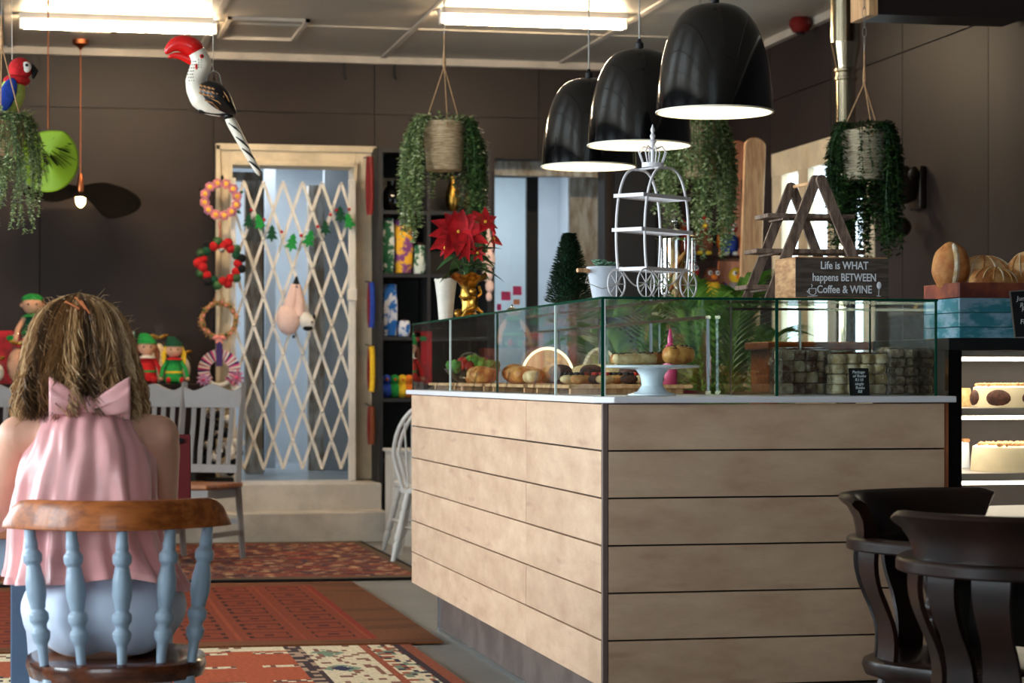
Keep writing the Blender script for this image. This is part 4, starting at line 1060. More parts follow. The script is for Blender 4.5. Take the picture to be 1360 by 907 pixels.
def bag(u0, u1, v, hpx, m, label, Y=15.68, rot=0):
    x0, x1 = PY(u0, 0, Y).x, PY(u1, 0, Y).x; h = hpx*15.7/3000
    t = thing('cloth_bag', label, 'bag', ((x0+x1)/2, Y, SH[v]+.001), rot, 'patterned cloth bags on the dark shelf')
    mb = MB(); w_ = (x1-x0)/2
    mb.sph((0, 0, h/2), (w_*1.0, .045, h/2*1.0), 16, 12, fn=lambda p: min(1.35, 1/max(abs(p.x), abs(p.z), .6)*.96)); mb.build('bag_body', M[m], t)
    MB().tube([(-w_*.4, 0, h*.97), (-w_*.3, -.02, h*1.03), (w_*.3, -.02, h*1.03), (w_*.4, 0, h*.97)], .006, 6).build('handle', M['leather'], t)
bag(507, 523, 363, 76, 'green_cloth', 'green and white leaf patterned bag at the left of the second shelf')
bag(524, 547, 363, 74, 'yellow_cloth', 'yellow and purple patterned bag on the second shelf', rot=.1)
bag(549, 566, 363, 40, 'green_cloth', 'small green patterned bag behind the trailing pale leaves')
bag(508, 527, 447, 72, 'blue_cloth', 'tall blue and white patchwork bag on the third shelf')
bag(528, 544, 447, 22, 'blue_cloth', 'small blue and white patchwork pouch beside the tall blue bag')
for i, (u, m, l) in enumerate(((513, 'wool_blue', 'small blue toy at the left of the fourth shelf'), (524, 'wool_green', 'small green toy on the fourth shelf'), (534, 'wool_yellow', 'small yellow toy on the fourth shelf'), (543, 'wool_orange', 'small orange toy at the right of the fourth shelf beside the food case'))):
    p = PY(u, 0, 15.7)
    t = thing('knitted_toy', l, 'toy', (p.x, 15.7, SH[529]+.001), 0, 'knitted toys on the fourth shelf')
    MB().sph((0, 0, .055), (.05, .045, .055), 12, 8).build('body', M[m], t)
    MB().sph((0, -.01, .13), (.035, .035, .035), 12, 8).build('head', M[m], t)
    MB().lathe([(.012, 0), (.002, -.04)], 8, mat=Euler((R(-90), 0, 0)).to_matrix(), c=(0, -.04, .13)).build('beak', M['wool_orange'], t)
# pale pig-like plush hanging right of the shelf
c = PY(649, 345, 15.4); k = 15.4/3000
t = thing('plush_string', 'pale pink lumpy plush hanging at the right end of the dark shelf', 'plush toy', c)
for z, r in ((20, 8), (0, 11), (-20, 8.5), (-36, 7), (-50, 5)): MB().sph((sin(z)*.008, 0, z*k), (r*k*.85, r*k*.7, r*k*1.25), 12, 8).build('plush_lump', M['wool_pink'], t)
MB().tube([(0, 0, 30*k), (-.01, 0, 58*k), (-.01, .18, 62*k)], [.016, .003, .003], 7).build('string', M['wool_pink'], t)
# ------------------------------------------------------------------ dolls and gifts on the sideboard
zt = PY(200, 510, 15.6).z
t = thing('sideboard', 'low dark sideboard behind the grey chairs carrying dolls and gifts', 'cabinet', (-.1, 15.62, 0))
sx0, sx1 = PY(-40, 0, 15.6).x, PY(262, 0, 15.6).x
MB().bb(sx0, sx1, 15.3, 15.95, zt-.03, zt).build('top', M['mahogany'], t, w=True, bevel=.004)
MB().bb(sx0+.03, sx1-.03, 15.34, 15.93, .1, zt-.03).build('body', M['black_matt'], t, w=True)
for i in range(3):
    x = sx0+.06+(sx1-sx0-.12)*i/3; MB().bb(x+.01, x+(sx1-sx0-.12)/3-.01, 15.325, 15.338, .14, zt-.06).build('door', M['mahogany'], t, w=True, bevel=.003)
MB().bb(sx0+.05, sx1-.05, 15.36, 15.9, 0, .1).build('plinth', M['black_matt'], t, w=True)
def doll(u, vbase, d, s, hatm, dress, hair, label, sit=True, pony=0, hat_='cone', z0=None):
    c = PY(u, vbase, d)
    t = thing('elf_doll', label, 'doll', (c.x, c.y, z0 if z0 is not None else c.z), 0, 'knitted elf dolls behind the grey chairs')
    S = lambda x, y, z: V((x*s, y*s, z*s))
    MB().lathe([(.06*s, 0), (.085*s, .02*s), (.07*s, .12*s), (.045*s, .20*s), (.02*s, .22*s)], 16).build('dress', M[dress], t)
    MB().lathe([(.074*s, .085*s), (.078*s, .095*s), (.074*s, .105*s)], 16, cap=False).build('belt', M['wool_yellow' if dress == 'wool_green' else 'wool_green'], t)
    MB().lathe([(.03*s, .195*s), (.075*s, .2*s), (.03*s, .225*s)], 14).build('collar', M['wool_red' if dress == 'wool_green' else ('wool_green' if dress == 'wool_dkgreen' else 'wool_white')], t)
    MB().sph(S(0, -.005, .285), (.068*s, .062*s, .066*s), 16, 11).build('head', M['wool_skin'], t)
    for q in (-1, 1):
        MB().sph(S(q*.028, -.063, .285), .007*s, 8, 6).build('eye', M['wool_black'], t)
        MB().sph(S(q*.07, 0, .28), (.012*s, .006*s, .014*s), 8, 6).build('ear', M['wool_skin'], t)
        MB().tube([S(q*.05, 0, .19), S(q*.095, -.03, .12), S(q*.11, -.06, .05)], [.022*s, .018*s, .016*s], 8).build('arm', M['wool_skin' if dress == 'wool_dkgreen' else dress], t)
        MB().sph(S(q*.11, -.065, .04), .018*s, 8, 6).build('hand', M['wool_skin'], t)
        MB().tube([S(q*.035, -.03, .03), S(q*.05, -.12, .025), S(q*.055, -.15, .022)], [.026*s, .022*s, .02*s], 8).build('leg', M['wool_green' if dress != 'wool_red' else 'wool_red'], t)
        MB().sph(S(q*.055, -.165, .03), (.02*s, .03*s, .028*s), 8, 6).build('shoe', M['wool_red'], t)
    if hair: 
        for q in ((-1, 1) if not pony else (1,)): MB().tube([S(q*.05, .02, .31), S(q*.08, .01, .24), S(q*.085, -.01, .15)], [.025*s, .024*s, .01*s], 8).build('hair', M[hair], t)
        MB().sph(S(0, .012, .295), (.072*s, .065*s, .064*s), 14, 9).build('hair', M[hair], t)
    if hat_ == 'cone': MB().lathe([(.074*s, .31*s), (.072*s, .33*s), (.05*s, .37*s), (.03*s, .39*s), (.002, .395*s)], 16, fn=lambda p, q: p+V((-.03*s*max(0, (p.z/s-.33)*12), 0, 0))).build('hat', M[hatm], t)
    else: MB().sph(S(0, .005, .32), (.072*s, .066*s, .04*s), 14, 9).build('hat', M[hatm], t)
    return t
zz = zt+.001
doll(195, 510, 15.55, .88, 'wool_green', 'wool_red', 'wool_brown', 'elf doll in a red dress and green hat with long brown hair', z0=zz)
doll(231, 510, 15.5, .82, 'wool_dkgreen', 'wool_green', 'wool_yellow', 'elf doll in a green jumper with red collar and yellow hair', z0=zz)
bx = PY(46, 460, 15.74)
t = tag(MB().box((0, 0, .0), (.34, .2, .25)).build('gift_box', M['crate_red'], None, loc=(bx.x+.02, bx.y, zt+.126), bevel=.01), 'plain box under the tall elf doll behind the woman', 'box')
doll(43, 458, 15.62, 1.0, 'wool_green', 'wool_dkgreen', 'wool_brown', 'tall elf doll in dark green dress sitting high at the left', pony=1, hat_='cap', z0=zt+.253)
def gift(u, w_, hpx, label, inner='wool_white', Y=15.75):
    p = PY(u, 510, Y); k = .00525; h = hpx*k; w_ = w_*k/2
    t = thing('cellophane_gift', label, 'gift', (p.x, Y, zz), 0, 'wrapped gifts on the sideboard')
    MB().sph((0, 0, h*.36), (w_*.7, .05, h*.33), 14, 9).build('content', M[inner], t)
    MB().lathe([(w_*.9, 0), (w_, h*.3), (w_*.85, h*.6), (w_*.2, h*.78), (w_*.15, h*.82), (w_*.5, h)], 18, cap=False, fn=lambda p, q: p*(1+.05*sin(7*q))+V((0, 0, p.z*.0))).build('wrapper', M['film'], t)
    for s in (-1, 1): MB().sph((s*.03, -.03, h*.8), (.035, .01, .014), 10, 6, rot=(0, s*-.3, 0)).build('bow_loop', M['gold'], t)
gift(211, 30, 78, 'tall cellophane gift bag with gold bow behind the two elf dolls', 'basket', 15.83)
gift(243, 28, 52, 'shiny clear foil bag right of the green-jumper elf', 'vase_white', 15.83)
gift(24, 40, 66, 'cellophane wrapped plush at the left behind the chairs', 'wool_skin', 15.45)
gift(-6, 30, 40, 'small wrapped gift at the left frame edge', 'wool_white', 15.4)
def card(u, v, w_, h_, m, label):
    p = PY(u, v, 15.85); k = .0053; z1 = p.z+h_*k/2
    t = thing('christmas_card', label, 'card', (p.x, 15.85, zz), 0, 'cards on the sideboard')
    MB().bb(-w_*k/2, w_*k/2, -.004, .004, 0, z1-zz).build('card', M[m], t, smooth=False)
    MB().prism([(cos(a)*.03, sin(a)*.02) for a in (0, 1, 2, 3, 4, 5)], .004, o=(0, -.007, z1-zz-.05)).build('printed_star', M['wool_green' if m != 'green_cloth' else 'wool_red'], t, smooth=False)
card(162, 462, 24, 46, 'petal_red', 'red christmas card just right of the woman\'s hair')
card(14, 470, 46, 60, 'petal_red', 'wide red christmas card behind the wrapped plush at the left')
card(172, 455, 14, 30, 'green_cloth', 'small white and green holly card behind the red card')
# ------------------------------------------------------------------ things standing on the glass case
ZT = GZ1+.002
def on(u, d, z=ZT): p = PD(u, 500, d); return V((p.x, p.y, z))
p = on(803, 6.9); t = thing('metal_bucket', 'small white metal bucket planter with succulents at the left of the carriage stand', 'planter', p, R(20))
MB().lathe([(.036, 0), (.037, .003), (.054, .092), (.057, .097), (.055, .1), (.050, .092), (.034, .01), (.001, .009)], 28).build('bucket', M['zinc_white'], t)
MB().lathe([(.05, .082), (.001, .084)], 20, cap=False).build('soil', M['soil'], t)
MB().tube([(-.056, 0, .085), (-.075, -.0, .088), (-.10, 0, .087)], .0065, 8).build('wooden_grip', M['pine'], t)
MB().tube([(-.055, 0, .088), (-.09, -.03, .05), (-.05, -.06, .03), (0, -.065, .04)], .0015, 5).build('wire_handle', M['galvanised'], t)
for cx, cy, cz, s in ((-.018, -.01, .1, .034), (.026, .005, .105, .03), (0, .03, .112, .032)):
    for k in range(14):
        a = k*2.4; r_ = .25+.75*k/14; tilt = 1.2-r_*1.1
        mb = MB(); dr = V((cos(a)*cos(tilt), sin(a)*cos(tilt), sin(tilt)))
        mb.sph(V((cx, cy, cz))+dr*s*.5*r_, (s*.5*r_+.004, s*.26, s*.12), 8, 6, rot=(0, -tilt, a)); mb.build('succulent_leaf', M['succulent'], t)
text('fil\nca', .018, M['charcoal_board'], t, (.012, -.0475, .055), (R(80), 0, R(-14)), w=False)
# white wire carriage
c0 = on(852, 6.72); fr = V((CA, -SA, 0)); fd = V((SA, CA, 0))
a_ = fr*.165+fd*.20; b_ = -(fr*.082-fd*.066)
t = thing('carriage_stand', 'white wire carriage-shaped three tier stand topped by a crown', 'stand', c0)
z0_, z1_ = .085, .395
def arch(off):
    pts = []
    for i in range(37):
        s_ = i/36
        if s_ < .5: tt = s_*2
        else: tt = (1-s_)*2
        zz = z0_+(z1_-z0_)*sin(tt*pi/2)
        hw = .5-.5*(1-tt)**2*0
        x = (.5+(.40+.10*sin(min(1, tt*1.6)*pi/2))*cos(tt*pi/2)**.62*(1 if s_ > .5 else -1)) if tt < 1 else .5
        pts.append(off+a_*x+V((0, 0, z0_+(z1_-z0_)*sin(tt*pi/2)**1.15)))
    return pts
for off in (V((0, 0, 0)), b_):
    MB().tube(arch(off), .0042, 8).build('arch_frame', M['wire_white'], t)
for zz, ins in ((.088, .10), (.205, 0), (.308, .035)):
    q = [a_*ins, a_*(1-ins), a_*(1-ins)+b_, a_*ins+b_]
    m_ = MB()
    for i in range(4):
        p0, p1 = q[i]+V((0, 0, zz)), q[(i+1) % 4]+V((0, 0, zz)); L = (p1-p0).length
        m_.box((p0+p1)/2, (L+.006, .004, .011), (0, 0, math.atan2((p1-p0).y, (p1-p0).x)))
    sh_ = m_.build('tier_frame', M['wire_white'], t)
    mi = (q[0]+q[1]+q[2]+q[3])/4
    m_ = MB()
    for i in range(1, 12):
        e = i/12; p0 = q[0].lerp(q[1], e)+V((0, 0, zz-.003)); p1 = q[3].lerp(q[2], e)+V((0, 0, zz-.003)); m_.tube([p0, p1], .0012, 5)
    m_.build('tier_wires', M['wire_white'], sh_, kind='stuff')
mid = a_*.5+b_*.5
MB().tube([a_*.5+V((0, 0, z1_)), mid+V((0, 0, z1_+.004)), a_*.5+b_+V((0, 0, z1_))], .004, 6).build('cross_bar', M['wire_white'], t)
MB().lathe([(.033, z1_+.004), (.033, z1_+.018), (.030, z1_+.018), (.030, z1_+.004)], 24, c=mid, cap=False).build('crown_band', M['wire_white'], t)
for k in range(8):
    q = k*pi/4; e = V((cos(q), sin(q), 0))
    MB().tube([mid+e*.031+V((0, 0, z1_+.016)), mid+e*.044+V((0, 0, z1_+.05)), mid+e*.03+V((0, 0, z1_+.068)), mid+e*.008+V((0, 0, z1_+.06))], .0022, 6).build('crown_rib', M['wire_white'], t)
MB().lathe([(.006, z1_), (.007, z1_+.075), (.013, z1_+.083), (.006, z1_+.09), (.009, z1_+.1), (.004, z1_+.108), (.007, z1_+.118), (.001, z1_+.135)], 12, c=mid).build('finial', M['wire_white'], t)
for off in (V((0, 0, 0))-b_*.02, b_*1.02):
    for e, r_ in ((.08, .043), (.92, .043)):
        cc = off+a_*e+V((0, 0, r_+.001)); ad = a_.normalized(); m_ = MB()
        m_.tube([cc+ad*(cos(2*pi*i/24)*r_)+V((0, 0, sin(2*pi*i/24)*r_)) for i in range(24)], .0028, 6, closed=True)
        wh = m_.build('wheel', M['wire_white'], t)
        for i in range(4):
            dv = ad*cos(i*pi/4)*r_+V((0, 0, sin(i*pi/4)*r_)); MB().tube([cc-dv, cc+dv], .0016, 5).build('spoke', M['wire_white'], wh)
    MB().tube([off+a_*(.2+.6*i/14)+V((0, 0, .085-.045*sin(pi*i/14))) for i in range(15)], .0025, 6).build('swag_wire', M['wire_white'], t)
# glass jar with biscotti
p = on(899, 7.16); t = thing('glass_jar', 'lidded glass jar of pale biscotti sticks standing behind the carriage stand', 'jar', p)
MB().lathe([(.052, .0), (.056, .004), (.060, .03), (.062, .15), (.063, .20), (.060, .20), (.059, .15), (.057, .03), (.05, .008), (.001, .007)], 32).build('jar_body', M['jar_glass'], t)
MB().lathe([(.068, .201), (.069, .207), (.045, .222), (.02, .228), (.010, .232), (.014, .242), (.02, .25), (.021, .262), (.012, .276), (.006, .280), (.008, .288), (.001, .297)], 28).build('lid', M['jar_glass'], t)
for i in range(15):
    a = rnd.random()*6.28; rr = .032*rnd.random(); ti = rnd.uniform(-.6, .6); ti2 = rnd.uniform(-.5, .5)
    MB().sph((cos(a)*rr, sin(a)*rr, .045+.0085*i), (.012, .01, .045), 10, 7, rot=(ti, ti2, a)).build('biscotti', M['pastry_pale' if i % 3 else 'crumpet'], t)
# ladder shelf
t0 = PY(1070, 500, 6.78); t0.z = ZT; t = thing('ladder_shelf', 'weathered wooden A-frame ladder shelf on the case behind the written wood block', 'shelf', t0)
s69 = 7.07/3000
def LP(u, v, y): return V(((u-1070)*s69, y, (396-v)*s69+.002))
def bar(p0, p1, w_, th, nm_='leg'):
    dv = p1-p0; L = dv.length; an = math.atan2(dv.z, dv.x)
    pts = [(0, -w_/2)]+[(L+cos(q)*w_/2, sin(q)*w_/2) for q in [-pi/2+pi*i/8 for i in range(9)]]+[(0, w_/2)]
    MB().prism(pts, th, o=p0, ax=dv.normalized(), ay=V((-dv.z, 0, dv.x)).normalized()).build(nm_, M['driftwood'], t, bevel=.001)
bar(LP(998, 396, .09), LP(1062, 240, .09), .03, .012); bar(LP(1128, 396, .105), LP(1066, 240, .105), .03, .012)
bar(LP(1012, 396, -.05), LP(1076, 236, -.05), .034, .012); bar(LP(1152, 396, -.065), LP(1082, 236, -.065), .034, .012)
MB().tube([LP(1080, 238, -.07), LP(1064, 240, .115)], .006, 8).build('dowel', M['pine'], t)
for u0, u1, v in ((1010, 1133, 283), (995, 1148, 330), (982, 1158, 378)):
    p0, p1 = LP(u0, v, 0), LP(u1, v, 0)
    MB().bb(p0.x, p1.x, -.045, .085, p0.z-.007, p0.z+.007).build('shelf_board', M['driftwood'], t, bevel=.003)
    MB().bb(p0.x+.05, p0.x+.07, -.05, .09, p0.z-.013, p0.z-.007).build('batten', M['driftwood'], t)
# written wood block
pL, pR = PY(1055, 391, 6.45), PY(1181, 391, 6.45)
t = thing('wooden_sign', 'thick wood block with white handwriting about coffee and wine', 'sign', (pL.x, pL.y, ZT))
W_ = pR.x-pL.x; Hh = .125
MB().bb(0, W_, -.002, .19, 0, Hh).build('block', M['sign_wood'], t, bevel=.008)
MB().bb(.003, W_-.003, -.004, -.0015, .003, Hh-.004).build('stained_face', M['sign_face'], t, smooth=False)
for s_, z_, sz in (('Life is WHAT', .088, .030), ('happens BETWEEN', .052, .030), ('Coffee & WINE', .016, .030)):
    o = text(s_, sz, M['chalk'], t, (W_*.52, -.0048, z_), (R(90), 0, 0), w=False, bold=.0004)
    o.scale = (.84 if 'BET' in s_ else .9, 1.1, 1)
g_ = MB(); gx_ = W_*.885
g_.sph((gx_, -.005, .040), (.0075, .0012, .011), 12, 8).tube([(gx_, -.005, .03), (gx_-.001, -.005, .008)], .001, 5).tube([(gx_-.007, -.005, .008), (gx_+.006, -.005, .007)], .001, 5)
g_.build('wine_glass_drawing', M['chalk'], t)
cu = [(.044, .028), (.047, .012), (.058, .009), (.066, .014), (.067, .028)]
MB().tube([(x, -.005, z) for x, z in cu], .0011, 5).tube([(.044, -.005, .028), (.067, -.005, .029)], .0011, 5).tube([(.044, -.005, .024), (.038, -.005, .02), (.046, -.005, .014)], .0011, 5).tube([(.04, -.005, .005), (.071, -.005, .007)], .0011, 5).tube([(.052, -.005, .032), (.055, -.005, .037), (.052, -.005, .042)], .0009, 5).build('cup_drawing', M['chalk'], t)
# gold cherub vase with poinsettia
p = on(622, 9.15); t = thing('cherub_vase', 'gold cherub vase with fluted rim holding a red poinsettia', 'vase', p)
MB().lathe([(.045, 0), (.048, .012), (.03, .025), (.026, .05), (.034, .09), (.03, .125), (.042, .145), (.07, .165), (.078, .178), (.07, .176), (.035, .15), (.02, .12)], 36, fn=lambda p, q: V((p.x, p.y, p.z+(.007*sin(7*q) if p.z > .16 else 0))) if p.z > .14 else p).build('vase_body', M['gold'], t)
MB().sph((.016, -.035, .062), (.018, .018, .03), 12, 8, rot=(.2, 0, 0)).build('cherub_body', M['gold'], t)
MB().sph((.012, -.04, .108), .016, 12, 8).build('cherub_head', M['gold'], t)
for a, b2, c_ in (((.0, -.045, .085), (-.025, -.045, .075), (-.04, -.03, .09)), ((.03, -.04, .085), (.045, -.035, .1), (.04, -.02, .13)), ((.01, -.045, .04), (-.02, -.055, .03), (-.03, -.04, .008)), ((.026, -.045, .04), (.045, -.05, .025), (.05, -.04, .006))):
    MB().tube([a, b2, c_], [.009, .0075, .006], 8).build('cherub_limb', M['gold'], t)
MB().sph((-.045, -.02, .02), (.018, .016, .018), 10, 7).build('rose_knob', M['gold'], t)
def blade(p, dr, L, W, up=V((0, 0, 1)), droop=.3, n_=6, fold=.15, shape=.5):
    dr = dr.normalized(); sd = dr.cross(up)
    if sd.length < .01: sd = V((1, 0, 0))
    sd.normalize(); vs = []
    nn = sd.cross(dr)
    for i in range(n_+1):
        f_ = i/n_; w_ = W*(math.sin(pi*min(1, f_**shape*.97+.015))) if i < n_ else .0005
        c_ = p+dr*L*f_-V((0, 0, droop*L*f_*f_))
        vs += [c_+sd*w_+nn*w_*fold*2, c_, c_-sd*w_+nn*w_*fold*2]
    fs = []
    for i in range(n_):
        for j in (0, 1): a0 = i*3+j; fs.append((a0, a0+1, a0+4, a0+3))
    return MB().add(vs, fs)
pl = thing('poinsettia', 'red poinsettia with green leaves growing from the gold vase', 'plant', p+V((0, 0, .172)))
for i in range(16):
    a = i*2.4; e = V((cos(a), sin(a)*.7, rnd.uniform(-.3, .7))); L = rnd.uniform(.08, .13)
    o = V((cos(a)*.03, sin(a)*.03, .02+.09*rnd.random()))
    MB().tube([(0, 0, 0), o], .003, 5).build('stem', M['leaf_star'], pl)
    blade(o, e, L, .024+.012*rnd.random(), droop=.35).build('leaf', M['leaf_star'], pl, recalc=False)
for (cx, cz, n_, L, tl_) in ((-.05, .175, 14, .135, (.1, -1, .3)), (.06, .215, 7, .075, (.3, -.8, .5)), (-.02, .10, 6, .045, (0, -1, .2)), (.09, .15, 5, .07, (.8, -.4, .1)), (-.1, .11, 6, .04, (-.5, -1, .1)), (.03, .09, 6, .04, (0, -1, .1))):
    ce = V((cx, -.04, cz)); nn = V(tl_).normalized(); e1 = nn.orthogonal().normalized(); e2 = nn.cross(e1)
    MB().tube([(cx*.2, 0, 0), (cx*.6, -.02, cz*.6), ce], .0028, 5).build('stem', M['leaf_star'], pl)
    for k in range(n_):
        a = 2*pi*k/n_+rnd.random()*.3; dv = e1*cos(a)+e2*sin(a)+nn*rnd.uniform(.05, .5)
        blade(ce, dv, L*rnd.uniform(.75, 1.1), L*.27, up=nn, droop=.12).build('petal', M['petal_red'], pl, recalc=False)
    MB().sph(ce+nn*.006, (.007, .007, .007), 8, 6).build('flower_centre', M['flower_yellow'], pl)
p = on(592, 9.42); t = tag(MB().lathe([(.028, 0), (.03, .004), (.036, .08), (.046, .16), (.049, .168), (.046, .172), (.042, .163), (.03, .08), (.02, .01), (.001, .01)], 32, fn=lambda p, q: p*(1+.012*sin(8*q))).build('white_vase', M['vase_white'], None, loc=p), 'empty white flared vase beside the gold cherub vase', 'vase')
p = on(756, 7.9); t = thing('mini_conifer', 'small dark green artificial conifer standing on the glass case before the passage', 'plant', p)
fo = MB(); r_ = random.Random(3)
for i in range(3600):
    z = .02+.24*r_.random()**1.1; R0 = .068*(1-((z-.02)/.25)**1.4)+.006; a = r_.random()*6.28; rr = R0*(.55+.5*r_.random())
    fo.c = min(1, max(.01, r_.gauss(.45, .28))); leafm(fo, V((cos(a)*rr, sin(a)*rr, z)), V((cos(a), sin(a), .7)), .020, .005)
fo.build('needles', M['leaf_fir'], t, kind='stuff', recalc=False, smooth=False)
MB().lathe([(.04, .02), (.036, .1), (.02, .19), (.003, .25)], 14).build('core', M['wool_dkgreen'], t)
MB().lathe([(.03, 0), (.036, .03), (.01, .03)], 16).build('pot', M['black_matt'], t)
for dx in (-.08, .07): blade(V((0, 0, .03)), V((dx, -.03, .01)), .09, .016, droop=.1).build('low_sprig', M['leaf_fir'], t, recalc=False)
p = on(680, 8.3); t = thing('call_bell', 'tiny metal call bell on the glass case left of the mini conifer', 'bell', p)
MB().lathe([(.025, 0), (.025, .004), (.022, .006), (.015, .016), (.004, .02), (.004, .026), (.001, .03)], 20).build('bell_dome', M['steel'], t)
# parrots and knitted toys
def parrot(p, label, head, breast, wing, s=1.0, face=1, z_tail=True, grp='knitted parrots'):
    t = thing('knitted_parrot', label, 'toy', p, 0 if face > 0 else pi, grp)
    S = lambda x, y, z: V((x*s, y*s, z*s))
    MB().sph(S(0, 0, .09), (.055*s, .05*s, .09*s), 14, 10, rot=(0, .2, 0)).build('body', M[breast], t)
    MB().sph(S(.035, 0, .2), (.05*s, .045*s, .05*s), 14, 10).build('head', M[head], t)
    MB().sph(S(.02, 0, .15), (.058*s, .052*s, .028*s), 14, 8).build('neck_ruff', M[head], t)
    MB().tube([S(.075, 0, .21), S(.098, 0, .19), S(.09, 0, .16)], [.02*s, .016*s, .004*s], 8).build('beak', M['wool_black'], t)
    for q in (-1, 1):
        MB().sph(S(.06, q*.034, .205), (.022*s, .01*s, .024*s), 10, 7).build('cheek', M['wool_white'], t)
        MB().sph(S(.062, q*.045, .212), .007*s, 8, 5).build('eye', M['wool_black'], t)
        MB().sph(S(-.02, q*.05, .08), (.035*s, .015*s, .08*s), 12, 8, rot=(0, .35, 0)).build('wing', M[wing], t)
    MB().tube([S(-.03, 0, .04), S(-.07, 0, -.03), S(-.09, 0, -.1)], [.025*s, .022*s, .012*s], 8).build('tail', M[wing], t)
    return t
q = PD(16, 153, 9.75)
parrot(q, 'red headed knitted parrot with lime breast and blue wings at the top left', 'wool_red', 'wool_lime', 'wool_blue', 1.0)
MB().tube([(0, .0, .24), (0, 0, ZC-q.z)], .0015, 5).build('string', M['gate_white'], bpy.data.objects['knitted_parrot'])
q = PD(930, 166, 10.95)
pr_ = parrot(q+V((.01, .0, -.02)), 'blue and yellow knitted parrot sitting on the basket behind the nearest pendant', 'wool_blue', 'wool_yellow', 'wool_blue', .8)
# shelf with toys near the back right corner
yb_ = 13.4; a = PY(888, 398, yb_); c = PY(1000, 398, yb_)
t = thing('toy_stand', 'dark wooden stand crowded with knitted toys behind the hanging plant', 'shelf', ((a.x+c.x)/2, yb_, 0))
for v in (398, 330): MB().bb(a.x, c.x, yb_-.15, yb_+.15, PY(0, v, yb_).z-.02, PY(0, v, yb_).z).build('shelf_board', M['mahogany'], t, w=True)
MB().bb(a.x, a.x+.03, yb_-.15, yb_+.15, 0, 2.35).bb(c.x-.03, c.x, yb_-.15, yb_+.15, 0, 2.35).build('side_post', M['mahogany'], t, w=True)
tz = [PY(0, 398, yb_).z+.002, PY(0, 330, yb_).z+.002]
def toy(u, row, cols, label, s=1.0):
    s *= .88
    p = PY(u, 0, yb_-.03); t = thing('knitted_toy', label, 'toy', (p.x, yb_-.03, tz[row]), 0, 'knitted toys on the dark stand')
    MB().sph((0, 0, .085*s), (.075*s, .065*s, .085*s), 14, 9).build('body', M[cols[0]], t)
    MB().sph((0, -.01, .20*s), (.06*s, .055*s, .058*s), 14, 9).build('head', M[cols[1]], t)
    MB().lathe([(.022*s, 0), (.014*s, .03*s), (.002, .055*s)], 10, mat=Euler((R(100), 0, 0)).to_matrix(), c=(0, -.055*s, .19*s)).build('beak', M[cols[2]], t)
    for q in (-1, 1):
        MB().sph((q*.026*s, -.058*s, .215*s), .017*s, 10, 7).build('eye_white', M['wool_white'], t)
        MB().sph((q*.026*s, -.074*s, .215*s), .008*s, 8, 5).build('pupil', M['wool_black'], t)
        MB().sph((q*.075*s, 0, .10*s), (.02*s, .035*s, .06*s), 10, 7, rot=(0, q*.3, 0)).build('wing', M[cols[3]], t)
        MB().sph((q*.03*s, -.05*s, .015*s), (.022*s, .035*s, .015*s), 8, 6).build('foot', M[cols[2]], t)
toy(902, 1, ('wool_red', 'wool_red', 'wool_orange', 'wool_black'), 'red knitted bird toy on the upper board, leftmost')
toy(932, 1, ('wool_brown', 'wool_red', 'wool_yellow', 'wool_black'), 'brown and red knitted toy on the upper board', 1.1)
toy(968, 1, ('wool_blue', 'wool_red', 'wool_white', 'wool_orange'), 'blue and red knitted parrot toy on the upper board by the plank boards', 1.0)
toy(915, 0, ('wool_orange', 'wool_red', 'wool_orange', 'wool_red'), 'orange knitted bird toy with big white eyes on the lower board, leftmost', 1.15)
toy(945, 0, ('wool_yellow', 'wool_brown', 'wool_orange', 'wool_brown'), 'yellow and brown knitted toy in the middle of the lower board')
toy(978, 0, ('grey_paint', 'wool_yellow', 'wool_orange', 'wool_blue'), 'grey and yellow knitted owl toy on the lower board, rightmost')
# leaning boards
def plank(u0, v0, u1, v1, w_, Y0, Y1, label, m='pine'):
    p0, p1 = PY(u0, v0, Y0), PY(u1, v1, Y1); dv = (p1-p0).normalized(); L = (p1-p0).length
    nrm = V((-.9, -.3, 0)); ax = dv.cross(V((0, 1, 0))).normalized()
    t = thing('tall_board', label, 'board', p0, 0, 'tall boards leaning by the right wall')
    pts = [(-w_/2, 0), (w_/2, 0)]+[(cos(q)*w_/2, L-w_/2+sin(q)*w_/2*.8) for q in [pi*i/12 for i in range(13)]]
    MB().prism(pts, .03, ax=ax, ay=dv).build('board', M[m], t, bevel=.008)
zf = 500+H*F/13.6
plank(983, zf-0, 1003, 180, .135, 13.0, 13.15, 'tall pale round-topped board leaning right of the toy stand')
plank(938, 500+H*F/14.0, 982, 184, .15, 13.55, 13.7, 'darker round-topped board leaning behind the pale one', 'pine_dark')
